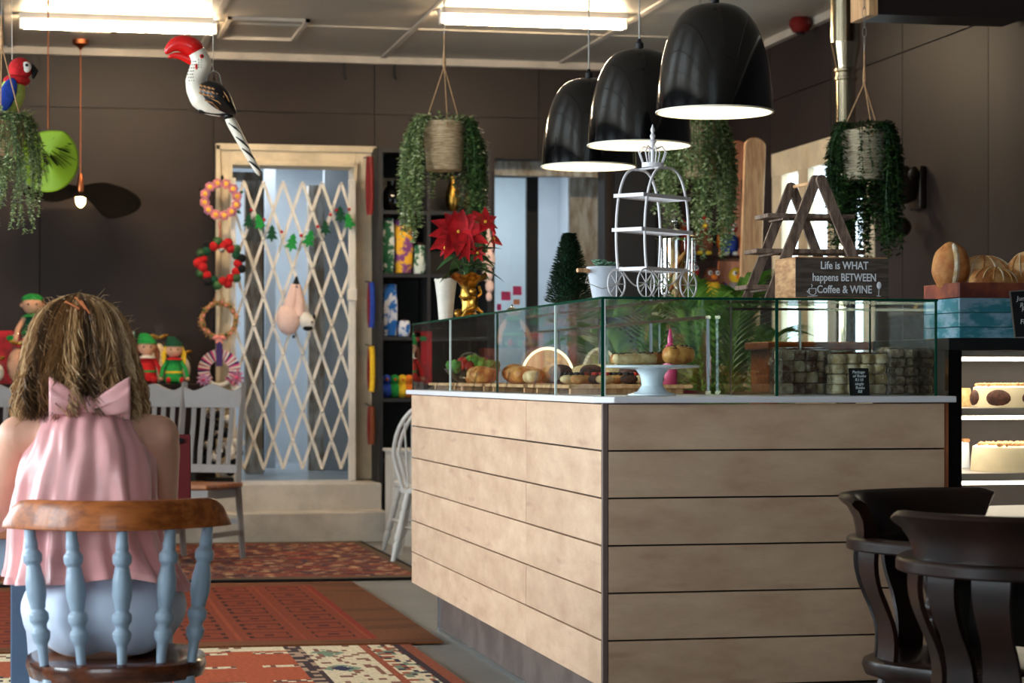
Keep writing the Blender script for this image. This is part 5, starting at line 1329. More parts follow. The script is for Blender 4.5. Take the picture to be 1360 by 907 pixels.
# palms behind the counter
def palm(u, d, hz, n_, label, seed, L=.75):
    p = PD(u, 500, d); r_ = random.Random(seed); t = thing('potted_palm', label, 'plant', (p.x, p.y, 0), 0, 'palms behind the glass case')
    MB().lathe([(.13, 0), (.17, .3), (.18, .32), (.16, .31), (.15, .28)], 24).build('pot', M['crate_red'], t)
    MB().lathe([(.15, .27), (.002, .28)], 20, cap=False).build('soil', M['soil'], t)
    for i in range(n_):
        a = i*2.4+r_.random()*.4; el = .25+.6*r_.random(); base = V((cos(a)*.03, sin(a)*.03, .28)); out = V((cos(a), sin(a), 0))
        pts = [base+out*(L*el*(k/10)**1.3)+V((0, 0, hz*(1-el*.25)*(1.9*(k/10)-.95*(k/10)**2))) for k in range(11)]
        fr_ = MB().tube(pts, [.006*(1-k/14) for k in range(11)], 6).build('frond_stem', M['leaf_palm'], t)
        for k in range(12, 40):
            f_ = k/40*10; i0 = int(f_); q_ = pts[i0].lerp(pts[min(10, i0+1)], f_-i0); tg = (pts[min(10, i0+1)]-pts[i0]).normalized()
            sd = tg.cross(V((0, 0, 1)))
            if sd.length < .05: sd = out.cross(V((0, 0, 1)))
            sd.normalize()
            for q2 in (-1, 1):
                if n_*56 > 300 and (k*2+q2) % max(2, int(n_*56/290)+1): continue
                blade(q_, tg*.9+sd*q2*.8, .36*(1-abs(k/40-.55)), .021, droop=.35, n_=4).build('leaflet', M['leaf_palm'], fr_, recalc=False)
palm(862, 11.3, 1.35, 5, 'potted palm past the far end of the case, behind the cake stand', 9, .48)
palm(952, 10.3, 1.45, 5, 'potted palm behind the counter, its fronds beside the ladder shelf', 4, .48)
palm(1003, 11.9, 1.25, 5, 'farthest potted palm, behind the wooden bench', 14, .5)
# ------------------------------------------------------------------ inside the case
ZI = GZ0+.0015
p = on(866, 6.85, ZI); t = thing('cake_stand', 'white porcelain cake stand inside the front of the glass case', 'cake stand', p)
MB().lathe([(.072, 0), (.073, .004), (.045, .012), (.032, .03), (.034, .05), (.038, .062), (.05, .078), (.142, .084), (.146, .09), (.140, .092), (.05, .089), (.001, .089)], 48).build('stand', M['porcelain'], t)
zc_ = ZI+.0935
def roll(p, L, r_, rz, m, label, nm_='pastry_roll', seeds=True, cat='pastry', grp='baked goods in the glass case', sq=.8, bend=0, lump=.06):
    t = thing(nm_, label, cat, p, rz, grp)
    pts = [V((L*(i/12-.5), bend*cos((i/12-.5)*pi), r_*sq)) for i in range(13)]
    rs = [r_*(.55+.45*sin(pi*(i+.5)/13)**.35)*(1+lump*sin(i*2.3)) for i in range(13)]
    MB().tube([pts[0]-V((r_*.2, 0, 0))]+pts+[pts[-1]+V((r_*.2, 0, 0))], [r_*.25]+rs+[r_*.25], 14, sq=sq).build('crust', M[m], t, angle=80)
    if seeds:
        sd = MB()
        for i in range(60):
            x = L*(rnd.random()-.5)*.9; a = rnd.uniform(-.9, .9); rr = r_*1.0
            sd.box((x, bend*cos(x/L*pi)+sin(a)*rr, r_*sq+cos(a)*rr*sq), (.004, .0018, .0018), (rnd.random(), 0, rnd.random()*3))
        sd.build('seeds', M['seeds'], t, kind='stuff')
    return t
roll(on(843, 6.78, zc_), .13, .021, .06, 'pastry_pale', 'seeded sausage roll on the cake stand, front left')
roll(on(842, 6.88, zc_), .14, .022, .1, 'pastry', 'golden seeded roll on the cake stand behind the front left one')
t = roll(on(901, 6.85, zc_), .085, .034, .2, 'pastry', 'large round golden pastry at the right of the cake stand', sq=.85)
roll(on(868, 6.93, zc_), .10, .024, .5, 'crumpet', 'small golden pastry at the back of the cake stand')
p = on(890, 7.62, ZI); t = thing('pink_bottle', 'pink squeeze bottle standing in the case behind the cake stand', 'bottle', p)
MB().lathe([(.022, 0), (.024, .01), (.024, .12), (.018, .155), (.008, .17)], 20).build('bottle', M['plastic_pink'], t)
MB().lathe([(.009, .17), (.009, .185), (.006, .2), (.003, .218)], 14).build('nozzle', M['plastic_pink'], t)
# trays along the side of the case
for i, (y0, y1, l) in enumerate(((7.1, 7.72, 'wooden board of biscuits and berries nearest the case corner'), (7.8, 8.5, 'wooden board under the long baguette'), (8.56, 9.15, 'wooden board under the golden croissants'), (9.2, 9.78, 'wooden board under the salad bowl at the far end'))):
    t = thing('serving_board', l, 'board', (1.88, (y0+y1)/2, ZI), 0, 'wooden boards inside the glass case')
    MB().bb(-.21, .21, -(y1-y0)/2, (y1-y0)/2, .018, .03).build('board', M['pine'], t, bevel=.003)
    for s in (-1, 1): MB().bb(-.19, .19, s*(y1-y0)*.4-.012, s*(y1-y0)*.4+.012, 0, .018).build('runner', M['pine'], t)
ZB = ZI+.031
r_ = random.Random(12)
def row(X, Y, L, R_, rz, m, label, **k): return roll(V((X, Y, ZB)), L, R_, rz, m, label, **k)
row(1.76, 8.28, .40, .042, 1.45, 'pastry', 'long golden baguette nearest the side glass', nm_='baguette', cat='bread', seeds=False, lump=.03)
row(1.99, 8.02, .36, .045, 1.7, 'pastry_pale', 'pale ciabatta loaf behind the long baguette', nm_='ciabatta', cat='bread', seeds=False)
row(1.73, 7.92, .15, .03, 1.5, 'pastry_pale', 'pale floured roll in front of the baguette', nm_='bread_roll', cat='bread', seeds=False)
for i, (x, y, m, l) in enumerate(((1.72, 8.66, 'pastry', 'golden croissant nearest the side glass, right of its group'), (1.74, 8.83, 'crumpet', 'golden croissant nearest the side glass, left of its group'), (1.9, 8.64, 'pastry', 'croissant in the second row, right'), (1.92, 8.82, 'crumpet', 'croissant in the second row, middle'), (1.93, 9.0, 'pastry', 'croissant in the second row, left'), (2.05, 8.9, 'crumpet', 'croissant at the back of its board'))):
    row(x, y, .13, .04, 1.2+.4*(i % 2), m, l, nm_='croissant', seeds=False, bend=.035, lump=.14)
for i, (x, y, l) in enumerate(((1.74, 9.02, 'red glazed tart beside the croissants'), (1.78, 9.13, 'red glazed tart beside the salad bowl'))):
    t = thing('glazed_tart', l, 'pastry', (x, y-.0, ZB), 0, 'baked goods in the glass case')
    MB().lathe([(.04, 0), (.05, .022), (.045, .026)], 20).build('shell', M['pastry'], t)
    for k in range(7):
        a = k*2.4; MB().sph((cos(a)*.006*k, sin(a)*.006*k, .036), .014, 10, 7).build('berry', M['glaze_red'], t)
t = thing('salad_bowl', 'bowl of green and red salad at the far end of the glass case', 'bowl', (1.8, 9.42, ZB))
MB().lathe([(.06, 0), (.1, .03), (.125, .06), (.12, .06), (.09, .03), (.001, .01)], 28).build('bowl', M['jar_glass'], t)
for k in range(36):
    a = k*2.4; rr = .017*math.sqrt(k); MB().sph((cos(a)*rr, sin(a)*rr, .10-rr*.35), (.03, .022, .016), 8, 6, rot=(k, k*.7, a), fn=lambda p: 1+.2*noise.noise(p*4)).build('salad_leaf', M['green_leaf_food' if k % 4 else 'glaze_red'], t)
row(2.0, 9.5, .2, .05, 1.2, 'pastry', 'large yellow loaf behind the salad bowl', nm_='bread_loaf', cat='bread', seeds=False)
# berry biscuits nearest the corner
for i in range(12):
    x = 1.72+.085*(i % 4)+.01*r_.random(); y = 7.16+.14*(i//4)+.02*r_.random(); m = ('crumpet', 'pastry_pale', 'sponge_dark')[i % 3]
    o = thing('biscuit', '%s topped biscuit by the case corner, %s row, %s' % ('berry' if i % 2 else 'seed', ('front', 'middle', 'back')[i//4], ('nearest the side glass', 'second from the side glass', 'third from the side glass', 'nearest the back glass')[i % 4]), 'pastry', (x, y, ZB), r_.random(), 'small biscuits by the case corner')
    MB().sph((0, 0, .017), (.032, .028, .016), 12, 8, fn=lambda p: 1+.1*noise.noise(p*3)).build('base', M[m], o)
    for k in range(5): MB().sph((.012*cos(k*2.4), .012*sin(k*2.4), .034), .007, 8, 5).build('topping', M['glaze_red' if i % 2 else 'seeds'], o)
for i, (x, y) in enumerate(((1.76, 7.6), (1.88, 7.64), (2.0, 7.56))):
    t = thing('muffin', ('dark muffin nearest the side glass', 'dark muffin in the middle of three', 'dark muffin nearest the back glass')[i]+' beside the biscuits', 'pastry', (x, y, ZB), 0, 'dark muffins')
    MB().lathe([(.024, 0), (.034, .035), (.03, .035)], 20, fn=lambda p, q: p*(1+.03*sin(14*q))).build('paper_case', M['crate_red'], t)
    MB().sph((0, 0, .042), (.042, .042, .026), 14, 9, fn=lambda p: 1+.1*noise.noise(p*3)).build('top', M['sponge_dark'], t)
# acrylic price holders leaning behind the side glass
def yat(u, X):
    t_ = (u-680)/F; return X/((t_*CA+SA)/(CA-t_*SA))
PHL = ['first from the far end of the case', 'second from the far end of the case', 'third from the far end, before the salad', 'fourth from the far end', 'middle one, before the croissants', 'fourth from the near corner', 'third from the near corner', 'second from the near corner', 'nearest the case corner']
for i, u in enumerate((556, 568, 582, 608, 631, 653, 674, 711, 733)):
    y = yat(u, 1.645); o = tag(MB().box((0, 0, .036), (.0025, .035, .078), (0, .22, 0)).bb(-.02, .008, -.017, .017, 0, .002).build('price_holder', M['acrylic'], None, loc=(1.645, y, ZI)), 'clear acrylic price holder behind the side glass, %s' % PHL[i], 'price holder', 'clear price holders along the side glass'); o.name = 'price_holder'
p = PD(727, 497, 9.45); t = thing('pendant_reflection', 'added glowing arch and disc imitating a pendant reflection behind the baguette in the case', 'lamp', (2.03, yat(727, 2.03), ZB-.02))  # glowing arc and disc stand in for a pendant mirrored in the case glass
MB().tube([(0, cos(R(-22+224*i/48))*.115, .046+sin(R(-22+224*i/48))*.115) for i in range(49)], .006, 8).build('reflected_rim', M['reflection_glow'], t)
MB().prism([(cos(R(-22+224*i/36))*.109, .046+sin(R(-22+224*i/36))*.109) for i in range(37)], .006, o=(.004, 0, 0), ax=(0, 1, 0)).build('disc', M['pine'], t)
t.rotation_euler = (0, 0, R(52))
# rusk bags
def rusks(u0, u1, d, hpx, m, label, cols, rows_, film_, dep=.12):
    a, c = PY(u0, 500, d), PY(u1, 500, d); W_ = (c-a).length; h = hpx*(d+.3)/3000
    t = thing('rusk_bag', label, 'bag of rusks', ((a.x+c.x)/2, a.y+dep/2, ZI), 0, 'bags of rusks')
    bw, bh_ = W_*.96/cols, (h-.006)/rows_
    for j in range(rows_):
        for i in range(cols):
            x = (i-(cols-1)/2)*bw+(bw*.25 if j % 2 else -.0)*(0 if cols < 3 else .4); z = .003+bh_*(j+.5)
            for k in range(2):
                MB().sph((x+rnd.uniform(-.001, .001), -dep/4+k*dep/2+rnd.uniform(-.002, .002), z), (bw*.49, dep/4*.97, bh_*.485), 12, 8, fn=lambda p: (1/max(abs(p.x), abs(p.y), abs(p.z), .72)*.96)*(1+.06*noise.noise(p*5+V((i, j, k)))), rot=(rnd.uniform(-.04, .04), rnd.uniform(-.05, .05), rnd.uniform(-.04, .04))).build('rusk', M[m if not (m == 'rusk_dark' and (i+j) % 3 == 0) else 'rusk'], t, angle=60)
    hw, hd = W_/2+.002, dep/2+.004
    def wf(p):
        return 1/max(abs(p.x), abs(p.y), abs(p.z), .55)*(1+.022*noise.noise(p*11))
    MB().sph((0, 0, h/2+.002), (hw, hd, h/2+.002), 40, 28, fn=wf).build('wrapper', M['film'], t, angle=80)
    return t
rusks(1040, 1104, 6.58, 62, 'rusk_dark', 'clear wrapped bag of dark crumbly rusks, leftmost of three', 4, 4, 1)
rb = rusks(1106, 1181, 6.50, 57, 'rusk', 'clear bag of pale rusks with a black price tag in front', 4, 4, 1)
rusks(1184, 1242, 6.60, 63, 'rusk_seed', 'clear bag of grey-brown seeded rusks, rightmost of three', 3, 5, 1)
p = PY(1141, 500, 6.47)
t = thing('price_tag', 'black price tag with white writing before the middle bag of rusks', 'price tag', (p.x, p.y, ZI))
m3 = Euler((R(-8), 0, 0)).to_matrix()
MB().box((0, 0, .041), (.060, .002, .080), m3).build('tag_board', M['charcoal_board'], t)
for bx_, bz, bw_, bh2 in ((0, .0805, .062, .003), (0, .0015, .062, .003), (-.0305, .041, .002, .08), (.0305, .041, .002, .08)):
    MB().box((bx_, (bz-.041)*.14, bz), (bw_, .003, bh2), m3).build('tag_frame', M['black_matt'], t)
for i, s_ in enumerate(('Package', 'of Rusks', 'R110', 'single', 'Rusks', 'R8')):
    zz = .0665-.0118*i; o = text(s_, .0125, M['chalk'], t, (rnd.uniform(-.002, .002), -.0035+(zz-.041)*.14, zz), (R(90-8), 0, 0), w=False, shear=.2)
# wooden bench behind the right part of the case
a, c = PD(1030, 453, 8.6), PD(1200, 453, 8.6)
t = thing('wooden_bench', 'brown wooden back bench seen through the right part of the case', 'bench', ((a.x+c.x)/2, 8.45, 0))
MB().bb(a.x, 3.45, 8.3, 8.6, a.z-.03, a.z).build('bench_top', M['chair_wood'], t, w=True, bevel=.004)
for i in range(6): MB().bb(a.x+.01, 3.44, 8.32, 8.34, .02+i*.2, .215+i*.2).build('front_board', M['pine_dark'], t, w=True, bevel=.002)
for x in (a.x+.02, 3.4): MB().bb(x, x+.04, 8.36, 8.58, 0, a.z-.03).build('leg', M['chair_wood'], t, w=True)
# ------------------------------------------------------------------ cake fridge
FX0, FX1, FY0, FY1, FZ = 2.83, 3.78, 6.75, 7.42, 1.243
t = thing('cake_fridge', 'black framed glass-fronted cake fridge at the right edge', 'fridge', ((FX0+FX1)/2, (FY0+FY1)/2, 0))
fb = lambda nm_, m, *a, **k: MB().bb(*a).build(nm_, M[m], t, w=True, smooth=False, **k)
fb('side_panel', 'black_matt', FX0, FX0+.03, FY0+.03, FY1, .0, FZ-.04); fb('side_panel', 'black_matt', FX1-.03, FX1, FY0+.03, FY1, 0, FZ-.04)
fb('top_panel', 'black_matt', FX0, FX1, FY0, FY1, FZ-.04, FZ, bevel=.003); fb('back_panel', 'fridge_back', FX0+.03, FX1-.03, FY1-.03, FY1, .4, FZ-.04)
fb('base', 'black_matt', FX0+.03, FX1-.03, FY0+.03, FY1-.03, 0, .55)
fr_ = MB().bb(FX0, FX0+.045, FY0, FY0+.03, 0, FZ-.04).bb(FX1-.045, FX1, FY0, FY0+.03, 0, FZ-.04).bb(FX0+.045, FX1-.045, FY0, FY0+.03, .0, .52)
fr_.build('door_frame', M['black_gloss'], t, w=True, smooth=False)
fb('door_glass', 'glass_window', FX0+.045, FX1-.045, FY0+.012, FY0+.018, .52, FZ-.04)
fb('light_canopy', 'fridge_inner', FX0+.03, FX1-.03, FY0+.04, FY1-.03, FZ-.06, FZ-.041)
fb('light_strip', 'fridge_led', FX0+.04, FX1-.04, FY0+.06, FY0+.085, FZ-.073, FZ-.061)
for z in (1.018, .808, .64):
    fb('shelf', 'fridge_inner', FX0+.032, FX1-.032, FY0+.05, FY1-.032, z-.024, z)
    if z > .7: fb('light_strip', 'fridge_led', FX0+.06, FX1-.05, FY0+.052, FY0+.07, z-.036, z-.0245)
area('fridge_light', (3.3, 7.0, 1.17), (0, 0, 0), .8, .2, 5, (1, .86, .7)); area('fridge_light', (3.3, 7.0, .98), (0, 0, 0), .8, .2, 5, (1, .86, .7)); area('fridge_light', (3.3, 7.0, .77), (0, 0, 0), .8, .2, 3, (1, .86, .7))
def cake(u, z, r_, h, m, label, dark=False, d=6.98, topm='nuts'):
    p = PY(u, 500, d); t = thing('cake', label, 'cake', (p.x, p.y, z+.001), 0, 'cakes in the fridge')
    MB().lathe([(r_*1.02, 0), (r_, h*.5), (r_*.97, h*.93), (r_*.9, h), (.001, h)], 40).build('icing', M[m], t)
    if dark:
        for k in range(5):
            a = -pi/2+(k-2)*.85; e = V((cos(a), sin(a), 0))
            MB().sph(e*r_*.96+V((0, 0, h*.42)), (r_*.3, .014, h*.42), 14, 9, rot=(0, 0, a+pi/2)).build('sponge_slice', M['sponge_dark'], t)
    if topm:
        nb = MB()
        for k in range(220):
            a = rnd.random()*6.28; rr = r_*.93*math.sqrt(rnd.random()); nb.sph((cos(a)*rr, sin(a)*rr, h+.003), .005+.003*rnd.random(), 6, 4)
        nb.build('nut_topping', M[topm], t, kind='stuff')
cake(1350, 1.018, .145, .07, 'icing', 'cream cake with dark sponge slices and nut topping on the upper fridge shelf', True)
cake(1274, 1.018, .04, .062, 'pastry_pale', 'small plain pale cake at the left of the upper fridge shelf', d=7.22, topm=None)
cake(1357, .808, .165, .085, 'icing', 'large cream iced cake with nut topping on the lower lit fridge shelf')
cake(1270, .808, .045, .09, 'porcelain', 'small white cake behind the large one on the lower lit shelf', d=7.24)
p = PY(1350, 500, 6.98); t = tag(MB().lathe([(.1, 0), (.115, .02), (.1, .035), (.001, .036)], 32).build('brown_pie', M['crumpet'], None, loc=(p.x, p.y, .641)), 'flat brown pie on the lowest fridge shelf', 'pie')
# bread crate on the fridge
KX0, KX1, KY0, KY1, KZ = 2.885, 3.6, 6.79, 7.09, FZ+.001
t = thing('bread_crate', 'distressed blue and red-brown wooden crate holding loaves on the cake fridge', 'crate', ((KX0+KX1)/2, (KY0+KY1)/2, KZ))
for z0, z1, m in ((0, .034, 'crate_blue'), (.036, .080, 'crate_blue'), (.082, .128, 'crate_blue'), (.130, .178, 'crate_red')):
    MB().bb(KX0, KX1, KY0, KY0+.014, KZ+z0, KZ+z1).build('crate_board', M[m], t, w=True, bevel=.0015)
    MB().bb(KX0, KX1, KY1-.014, KY1, KZ+z0, KZ+z1).build('crate_board', M[m], t, w=True, bevel=.0015)
    for x in (KX0, KX1-.014): MB().bb(x, x+.014, KY0+.015, KY1-.015, KZ+z0, KZ+z1).build('crate_board', M[m], t, w=True, bevel=.0015)
MB().bb(KX0+.015, KX1-.015, KY0+.015, KY1-.015, KZ, KZ+.02).build('crate_floor', M['crate_red'], t, w=True)
def loaf(u, d, z, r3, rot, m, label, stripe=False):
    p = PY(u, 500, d); t = thing('bread_loaf', label, 'bread', (p.x, p.y, z), 0, 'loaves in the crate')
    MB().sph((0, 0, r3[2]), r3, 24, 16, rot=rot, fn=lambda p: 1+.05*noise.noise(p*2.3)).build('crust', M[m], t, angle=80)
    e = Euler(rot).to_matrix()
    for k in range(3):
        x0 = (k-1)*r3[0]*.45; pts = [e @ V((x0+r3[0]*.12*sin(i), -r3[1]*cos(i*.2)*1.0, r3[2]*(-.6+1.2*i/8))) for i in range(9)]
        pts = [V((q.x, q.y, q.z)) for q in pts]
    if stripe:
        MB().sph((-.004, -r3[1]*.16, r3[2]*1.0), (r3[0]*.42, r3[1]*.90, r3[2]*.98), 16, 12, rot=rot).build('flour_band', M['flour'], t)
    else:
        for k in range(6):
            a0 = -1.1+k*.42; pts = []
            for i in range(9):
                ph = .15+1.25*i/8; q = V((sin(a0)*cos(ph)*r3[0], -cos(a0)*cos(ph)*r3[1], sin(ph)*r3[2]*1.0))*1.012
                pts.append(e @ q+V((0, 0, r3[2])))
            MB().tube(pts, [.001, .0025, .003, .0035, .003, .003, .0025, .002, .001], 6).build('score_ridge', M['flour' if k % 2 else 'crumpet'], t)
    return t
loaf(1263, 6.95, KZ+.15, (.062, .06, .083), (0, .05, 0), 'loaf_brown', 'upright loaf with a floury stripe at the left end of the crate', True)
loaf(1306, 6.98, KZ+.125, (.105, .07, .075), (0, 0, 0), 'sour_crust', 'big round scored loaf behind in the crate')
loaf(1320, 6.87, KZ+.128, (.085, .045, .052), (0, .1, 0), 'crumpet', 'lower crusty loaf in front of the big round one')
loaf(1368, 6.94, KZ+.12, (.085, .07, .085), (0, -.3, 0), 'sour_crust', 'floury loaf at the right frame edge')
p = PY(1343, 500, 6.78); t = thing('price_tag', 'black framed price tag leaning on the bread crate at the right edge', 'price tag', (p.x+.055, KY0-.016, KZ), 0)
m3 = Euler((R(-6), R(4)*-1, 0)).to_matrix()
MB().box((0, 0, .078), (.105, .003, .15), m3).build('tag_board', M['charcoal_board'], t)
for bx_, bz, bw_, bh2 in ((0, .1535, .112, .004), (0, .003, .112, .004), (-.054, .078, .004, .15), (.054, .078, .004, .15)):
    MB().box(m3 @ V((bx_, -.001, bz-.078))+V((0, 0, .078)), (bw_, .005, bh2), m3).build('tag_frame', M['grey_paint'], t)
for s_, zz, x_ in (('Junior\nRye', .12, -.012), ('R45', .085, -.006), ('Flat', .045, -.014)):
    text(s_, .022, M['chalk'], t, (x_, -.0035+(zz-.078)*.1, zz), (R(84), 0, 0), w=False, shear=.15)
# ------------------------------------------------------------------ chairs and tables
def spin(p0, p1, prof, n=12):
    p0, p1 = V(p0), V(p1); d = p1-p0; pts = []; rs = []
    for f_, r in prof: pts.append(p0+d*f_); rs.append(r)
    # smooth the profile
    P_, R_ = [], []
    for i in range(len(pts)-1):
        for j in range(4):
            a = j/4; e = (1-cos(pi*a))/2; P_.append(pts[i].lerp(pts[i+1], a)); R_.append(rs[i]*(1-e)+rs[i+1]*e)
    P_.append(pts[-1]); R_.append(rs[-1])
    return MB().tube(P_, R_, n)
# blue chair with turned spindles
t = thing('spindle_chair', 'low-backed chair with pale blue turned spindles and brown wooden rail under the woman', 'chair', (.168, 4.90, 0))
rail = MB(); n_ = 28; vs = []; 
def railp(s_): return .238*s_, .155*s_*s_
ring = [(-.5, 0), (-.5, .16), (-.42, .5), (-.36, .84), (-.2, 1), (.3, 1), (.5, .8), (.5, 0)]
for i in range(n_+1):
    s_ = -1+2*i/n_; x, y = railp(s_); nx, ny = -2*.155*s_/.238, 1; l_ = math.hypot(nx, ny); nx /= l_; ny /= l_
    e = 1-abs(s_); hh = .064*min(1, (e/.16)**.55*.75+.25) if e < .16 else .064
    th = .040 if e > .04 else .03
    for a, b in ring: vs.append(V((x+nx*a*th*(1 if a < 0 else 1), y+ny*a*th, .790+hh*b)))
m_ = len(ring); fs = [(i*m_+k, i*m_+(k+1) % m_, (i+1)*m_+(k+1) % m_, (i+1)*m_+k) for i in range(n_) for k in range(m_)]
fs += [tuple(range(m_)), tuple(range(n_*m_, (n_+1)*m_))]
rail.add(vs, fs).build('top_rail', M['chair_wood'], t, bevel=.004, angle=50)
def seatshape(w_, d0, d1, z0, z1, n=48):
    mb = MB(); c = (d0+d1)/2; h_ = (d1-d0)/2; vs = []
    prof = [(.0, z1-.012), (.6, z1-.006), (.93, z1), (.985, z1-.006), (1, (z0+z1)/2), (.97, z0)]
    for r, z in prof:
        for k in range(n):
            q = 2*pi*k/n; cx, cy = cos(q), sin(q)
            x = abs(cx)**.75*(1 if cx > 0 else -1)*w_*r*(1+.06*(cy)); y = abs(cy)**.75*(1 if cy > 0 else -1)*h_*r
            vs.append(V((x, c+y, z)))
    fs = []
    for i in range(len(prof)-1):
        for k in range(n): fs.append((i*n+k, i*n+(k+1) % n, (i+1)*n+(k+1) % n, (i+1)*n+k))
    fs.append(tuple(range((len(prof)-1)*n, len(prof)*n)))
    return mb.add(vs, fs)
seatshape(.198, -.012, .42, .462, .503).build('seat', M['chair_seat'], t)
SPF = [(0, .0095), (.06, .0105), (.14, .0115), (.20, .019), (.235, .0205), (.27, .0145), (.285, .0145), (.33, .021), (.365, .021), (.40, .0145), (.42, .0165), (.52, .0215), (.60, .021), (.70, .0165), (.715, .0145), (.75, .0205), (.79, .021), (.835, .0135), (.86, .0145), (.92, .0125), (1.0, .0115)]
for s_, bx_ in ((-.80, -.158), (-.43, -.080), (.02, .005), (.46, .088), (.82, .155)):
    x, y = railp(s_)
    spin((bx_, .018+1.6*bx_*bx_, .498), (x, y, .797), [(a, b) for a, b in SPF]).build('spindle', M['blue_paint'], t)
LEGP = [(0, .014), (.1, .016), (.25, .022), (.3, .016), (.34, .024), (.5, .021), (.7, .022), (.74, .015), (.8, .021), (1, .017)]
for sx in (-1, 1):
    for y0, y1 in ((.06, -.03), (.36, .44)):
        spin((sx*.23, y1, .003), (sx*.145, y0, .465), LEGP).build('leg', M['blue_paint'], t)
spin((-.185, .02, .2), (.185, .02, .2), [(0, .009), (.5, .016), (1, .009)]).build('stretcher', M['blue_paint'], t)
spin((-.19, .40, .2), (.19, .40, .2), [(0, .009), (.5, .016), (1, .009)]).build('stretcher', M['blue_paint'], t)
# the woman's table
t = thing('dining_table', 'wooden-topped table with pale blue legs in front of the woman', 'table', (-.5, 6.1, 0))
for i in range(6): MB().bb(-1.4, .33, 5.66+i*.15+.001, 5.66+(i+1)*.15-.001, .722, .75).build('table_board', M['table_wood'], t, w=True, bevel=.002)
MB().bb(-1.25, .10, 5.71, 5.73, .63, .722).bb(-1.25, .10, 6.48, 6.50, .63, .722).bb(-1.25, -1.23, 5.73, 6.48, .63, .722).bb(.08, .10, 5.73, 6.48, .63, .722).build('apron', M['blue_paint'], t, w=True)
for x in (-1.2, -.045):
    for y in (5.76, 6.44): MB().bb(x-.026, x+.026, y-.026, y+.026, 0, .722).build('leg', M['blue_dark'], t, w=True, bevel=.004)
p = PY(226, 680, 6.35)
t = thing('menu_board', 'dark red menu stand with a pale curled mark on the table right of the woman', 'menu', (p.x-.005, 6.36, .751), R(0))
MB().box((0, 0, .105), (.125, .014, .205), (R(-6), 0, 0)).build('board', M['maroon'], t, bevel=.003)
MB().box((0, .02, .006), (.125, .05, .012)).build('foot', M['maroon'], t, bevel=.002)
MB().tube([(.0+.017*cos(q), -.0085-.0+.1*(.118+.024*sin(q)-.105), .118+.024*sin(q)) for q in [R(-120+i*24) for i in range(11)]], .0045, 6).build('pale_mark', M['chalk'], t)
MB().sph((.025, -.004, .19), (.018, .003, .009), 10, 6).build('dark_patch', M['charcoal_board'], t)
# grey slat-back chairs
def slat_chair(loc, rz, label):
    t = thing('slat_chair', label, 'chair', loc, rz, 'grey slat-back chairs')
    W_ = .205
    for s in (-1, 1):
        MB().tube([(s*W_, -.06, 0), (s*W_, 0, .45), (s*W_, -.02, .75), (s*W_, -.07, 1.085)], [.019, .023, .021, .019], 4, sq=1).build('back_post', M['grey_paint'], t, smooth=False)
        MB().bb(s*W_-.02, s*W_+.02, .36, .40, 0, .45).build('front_leg', M['grey_paint'], t, bevel=.003)
        MB().bb(s*W_-.012, s*W_+.012, 0, .36, .16, .19).build('side_stretcher', M['grey_paint'], t)
    pr = []
    for i in range(21):
        x = -1+i/10; pr.append((x*W_*.98, 1.03+.045*math.exp(-(x/.42)**2)+(.028*max(0, abs(x)-.72)/.28)))
    pts = [(-W_*.98, .93), (W_*.98, .93)]+pr[::-1]
    MB().prism(pts, .022, o=(0, -.055, 0)).build('crest_rail', M['grey_paint'], t, bevel=.002)
    MB().box((0, -.005, .56), (2*W_, .022, .05)).build('lower_rail', M['grey_paint'], t, bevel=.002)
    for k in range(5):
        x = (k-2)*.066; MB().tube([(x, -.004, .58), (x, -.002-.012, .68), (x, -.045, .84), (x, -.055, .94)], [.017]*4, 4, sq=.45).build('slat', M['grey_paint'], t, smooth=False)
    MB().box((0, .2, .465), (.46, .44, .03)).build('seat', M['table_wood'], t, bevel=.01)
    MB().box((0, .2, .42), (.40, .38, .06)).build('seat_frame', M['grey_paint'], t)
    for y in (.38, -.03): MB().box((0, y, .24), (.4, .022, .03)).build('stretcher', M['grey_paint'], t)
    return t
p = PY(277, 740, 13.85); slat_chair((p.x, 13.85, 0), R(146), 'grey slat-back chair before the steps, its right post against the doorframe')
p = PY(219, 740, 13.85); slat_chair((p.x-.07, 14.26, 0), R(146), 'grey slat-back chair just right of the woman\'s hair, left of the chair by the doorframe')
p = PY(-12, 740, 13.8); slat_chair((p.x, 14.3, 0), R(160), 'grey slat-back chair cut by the left frame edge')
# white bow-back chairs beyond the counter
def bow_chair(loc, rz, label):
    t = thing('bow_back_chair', label, 'chair', loc, rz, 'bow-back chairs beyond the counter')
    pts = [(-.17+0, -.16, .45)]+[(-cos(q)*.225, -.17-.12*sin(q), .64+.32*sin(q)) for q in [pi*i/16 for i in range(17)]]+[(.17, -.16, .45)]
    MB().tube(pts, .013, 10).build('bow', M['white_paint'], t)
    for k in range(6):
        x = (k-2.5)*.055; tz = .64+.32*math.sqrt(max(0, 1-(x*1.15/.225)**2)); MB().tube([(x, -.16, .45), (x*1.15, -.17-.12*(tz-.64)/.32, tz)], .0065, 6).build('spindle', M['white_paint'], t)
    seatshape(.2, -.2, .2, .42, .455).build('seat', M['white_paint'], t)
    for sx in (-1, 1):
        for sy in (-1, 1): spin((sx*.23, sy*.22, .0), (sx*.14, sy*.13, .425), LEGP).build('leg', M['white_paint'], t)
        spin((sx*.19, -.18, .2), (sx*.19, .18, .2), [(0, .008), (.5, .014), (1, .008)]).build('stretcher', M['white_paint'], t)
    spin((-.19, 0, .2), (.19, 0, .2), [(0, .008), (.5, .014), (1, .008)]).build('cross_stretcher', M['white_paint'], t)
    return t
bow_chair((2.33, 13.5, 0), R(-12), 'white bow-back chair peeping out past the far end of the counter')
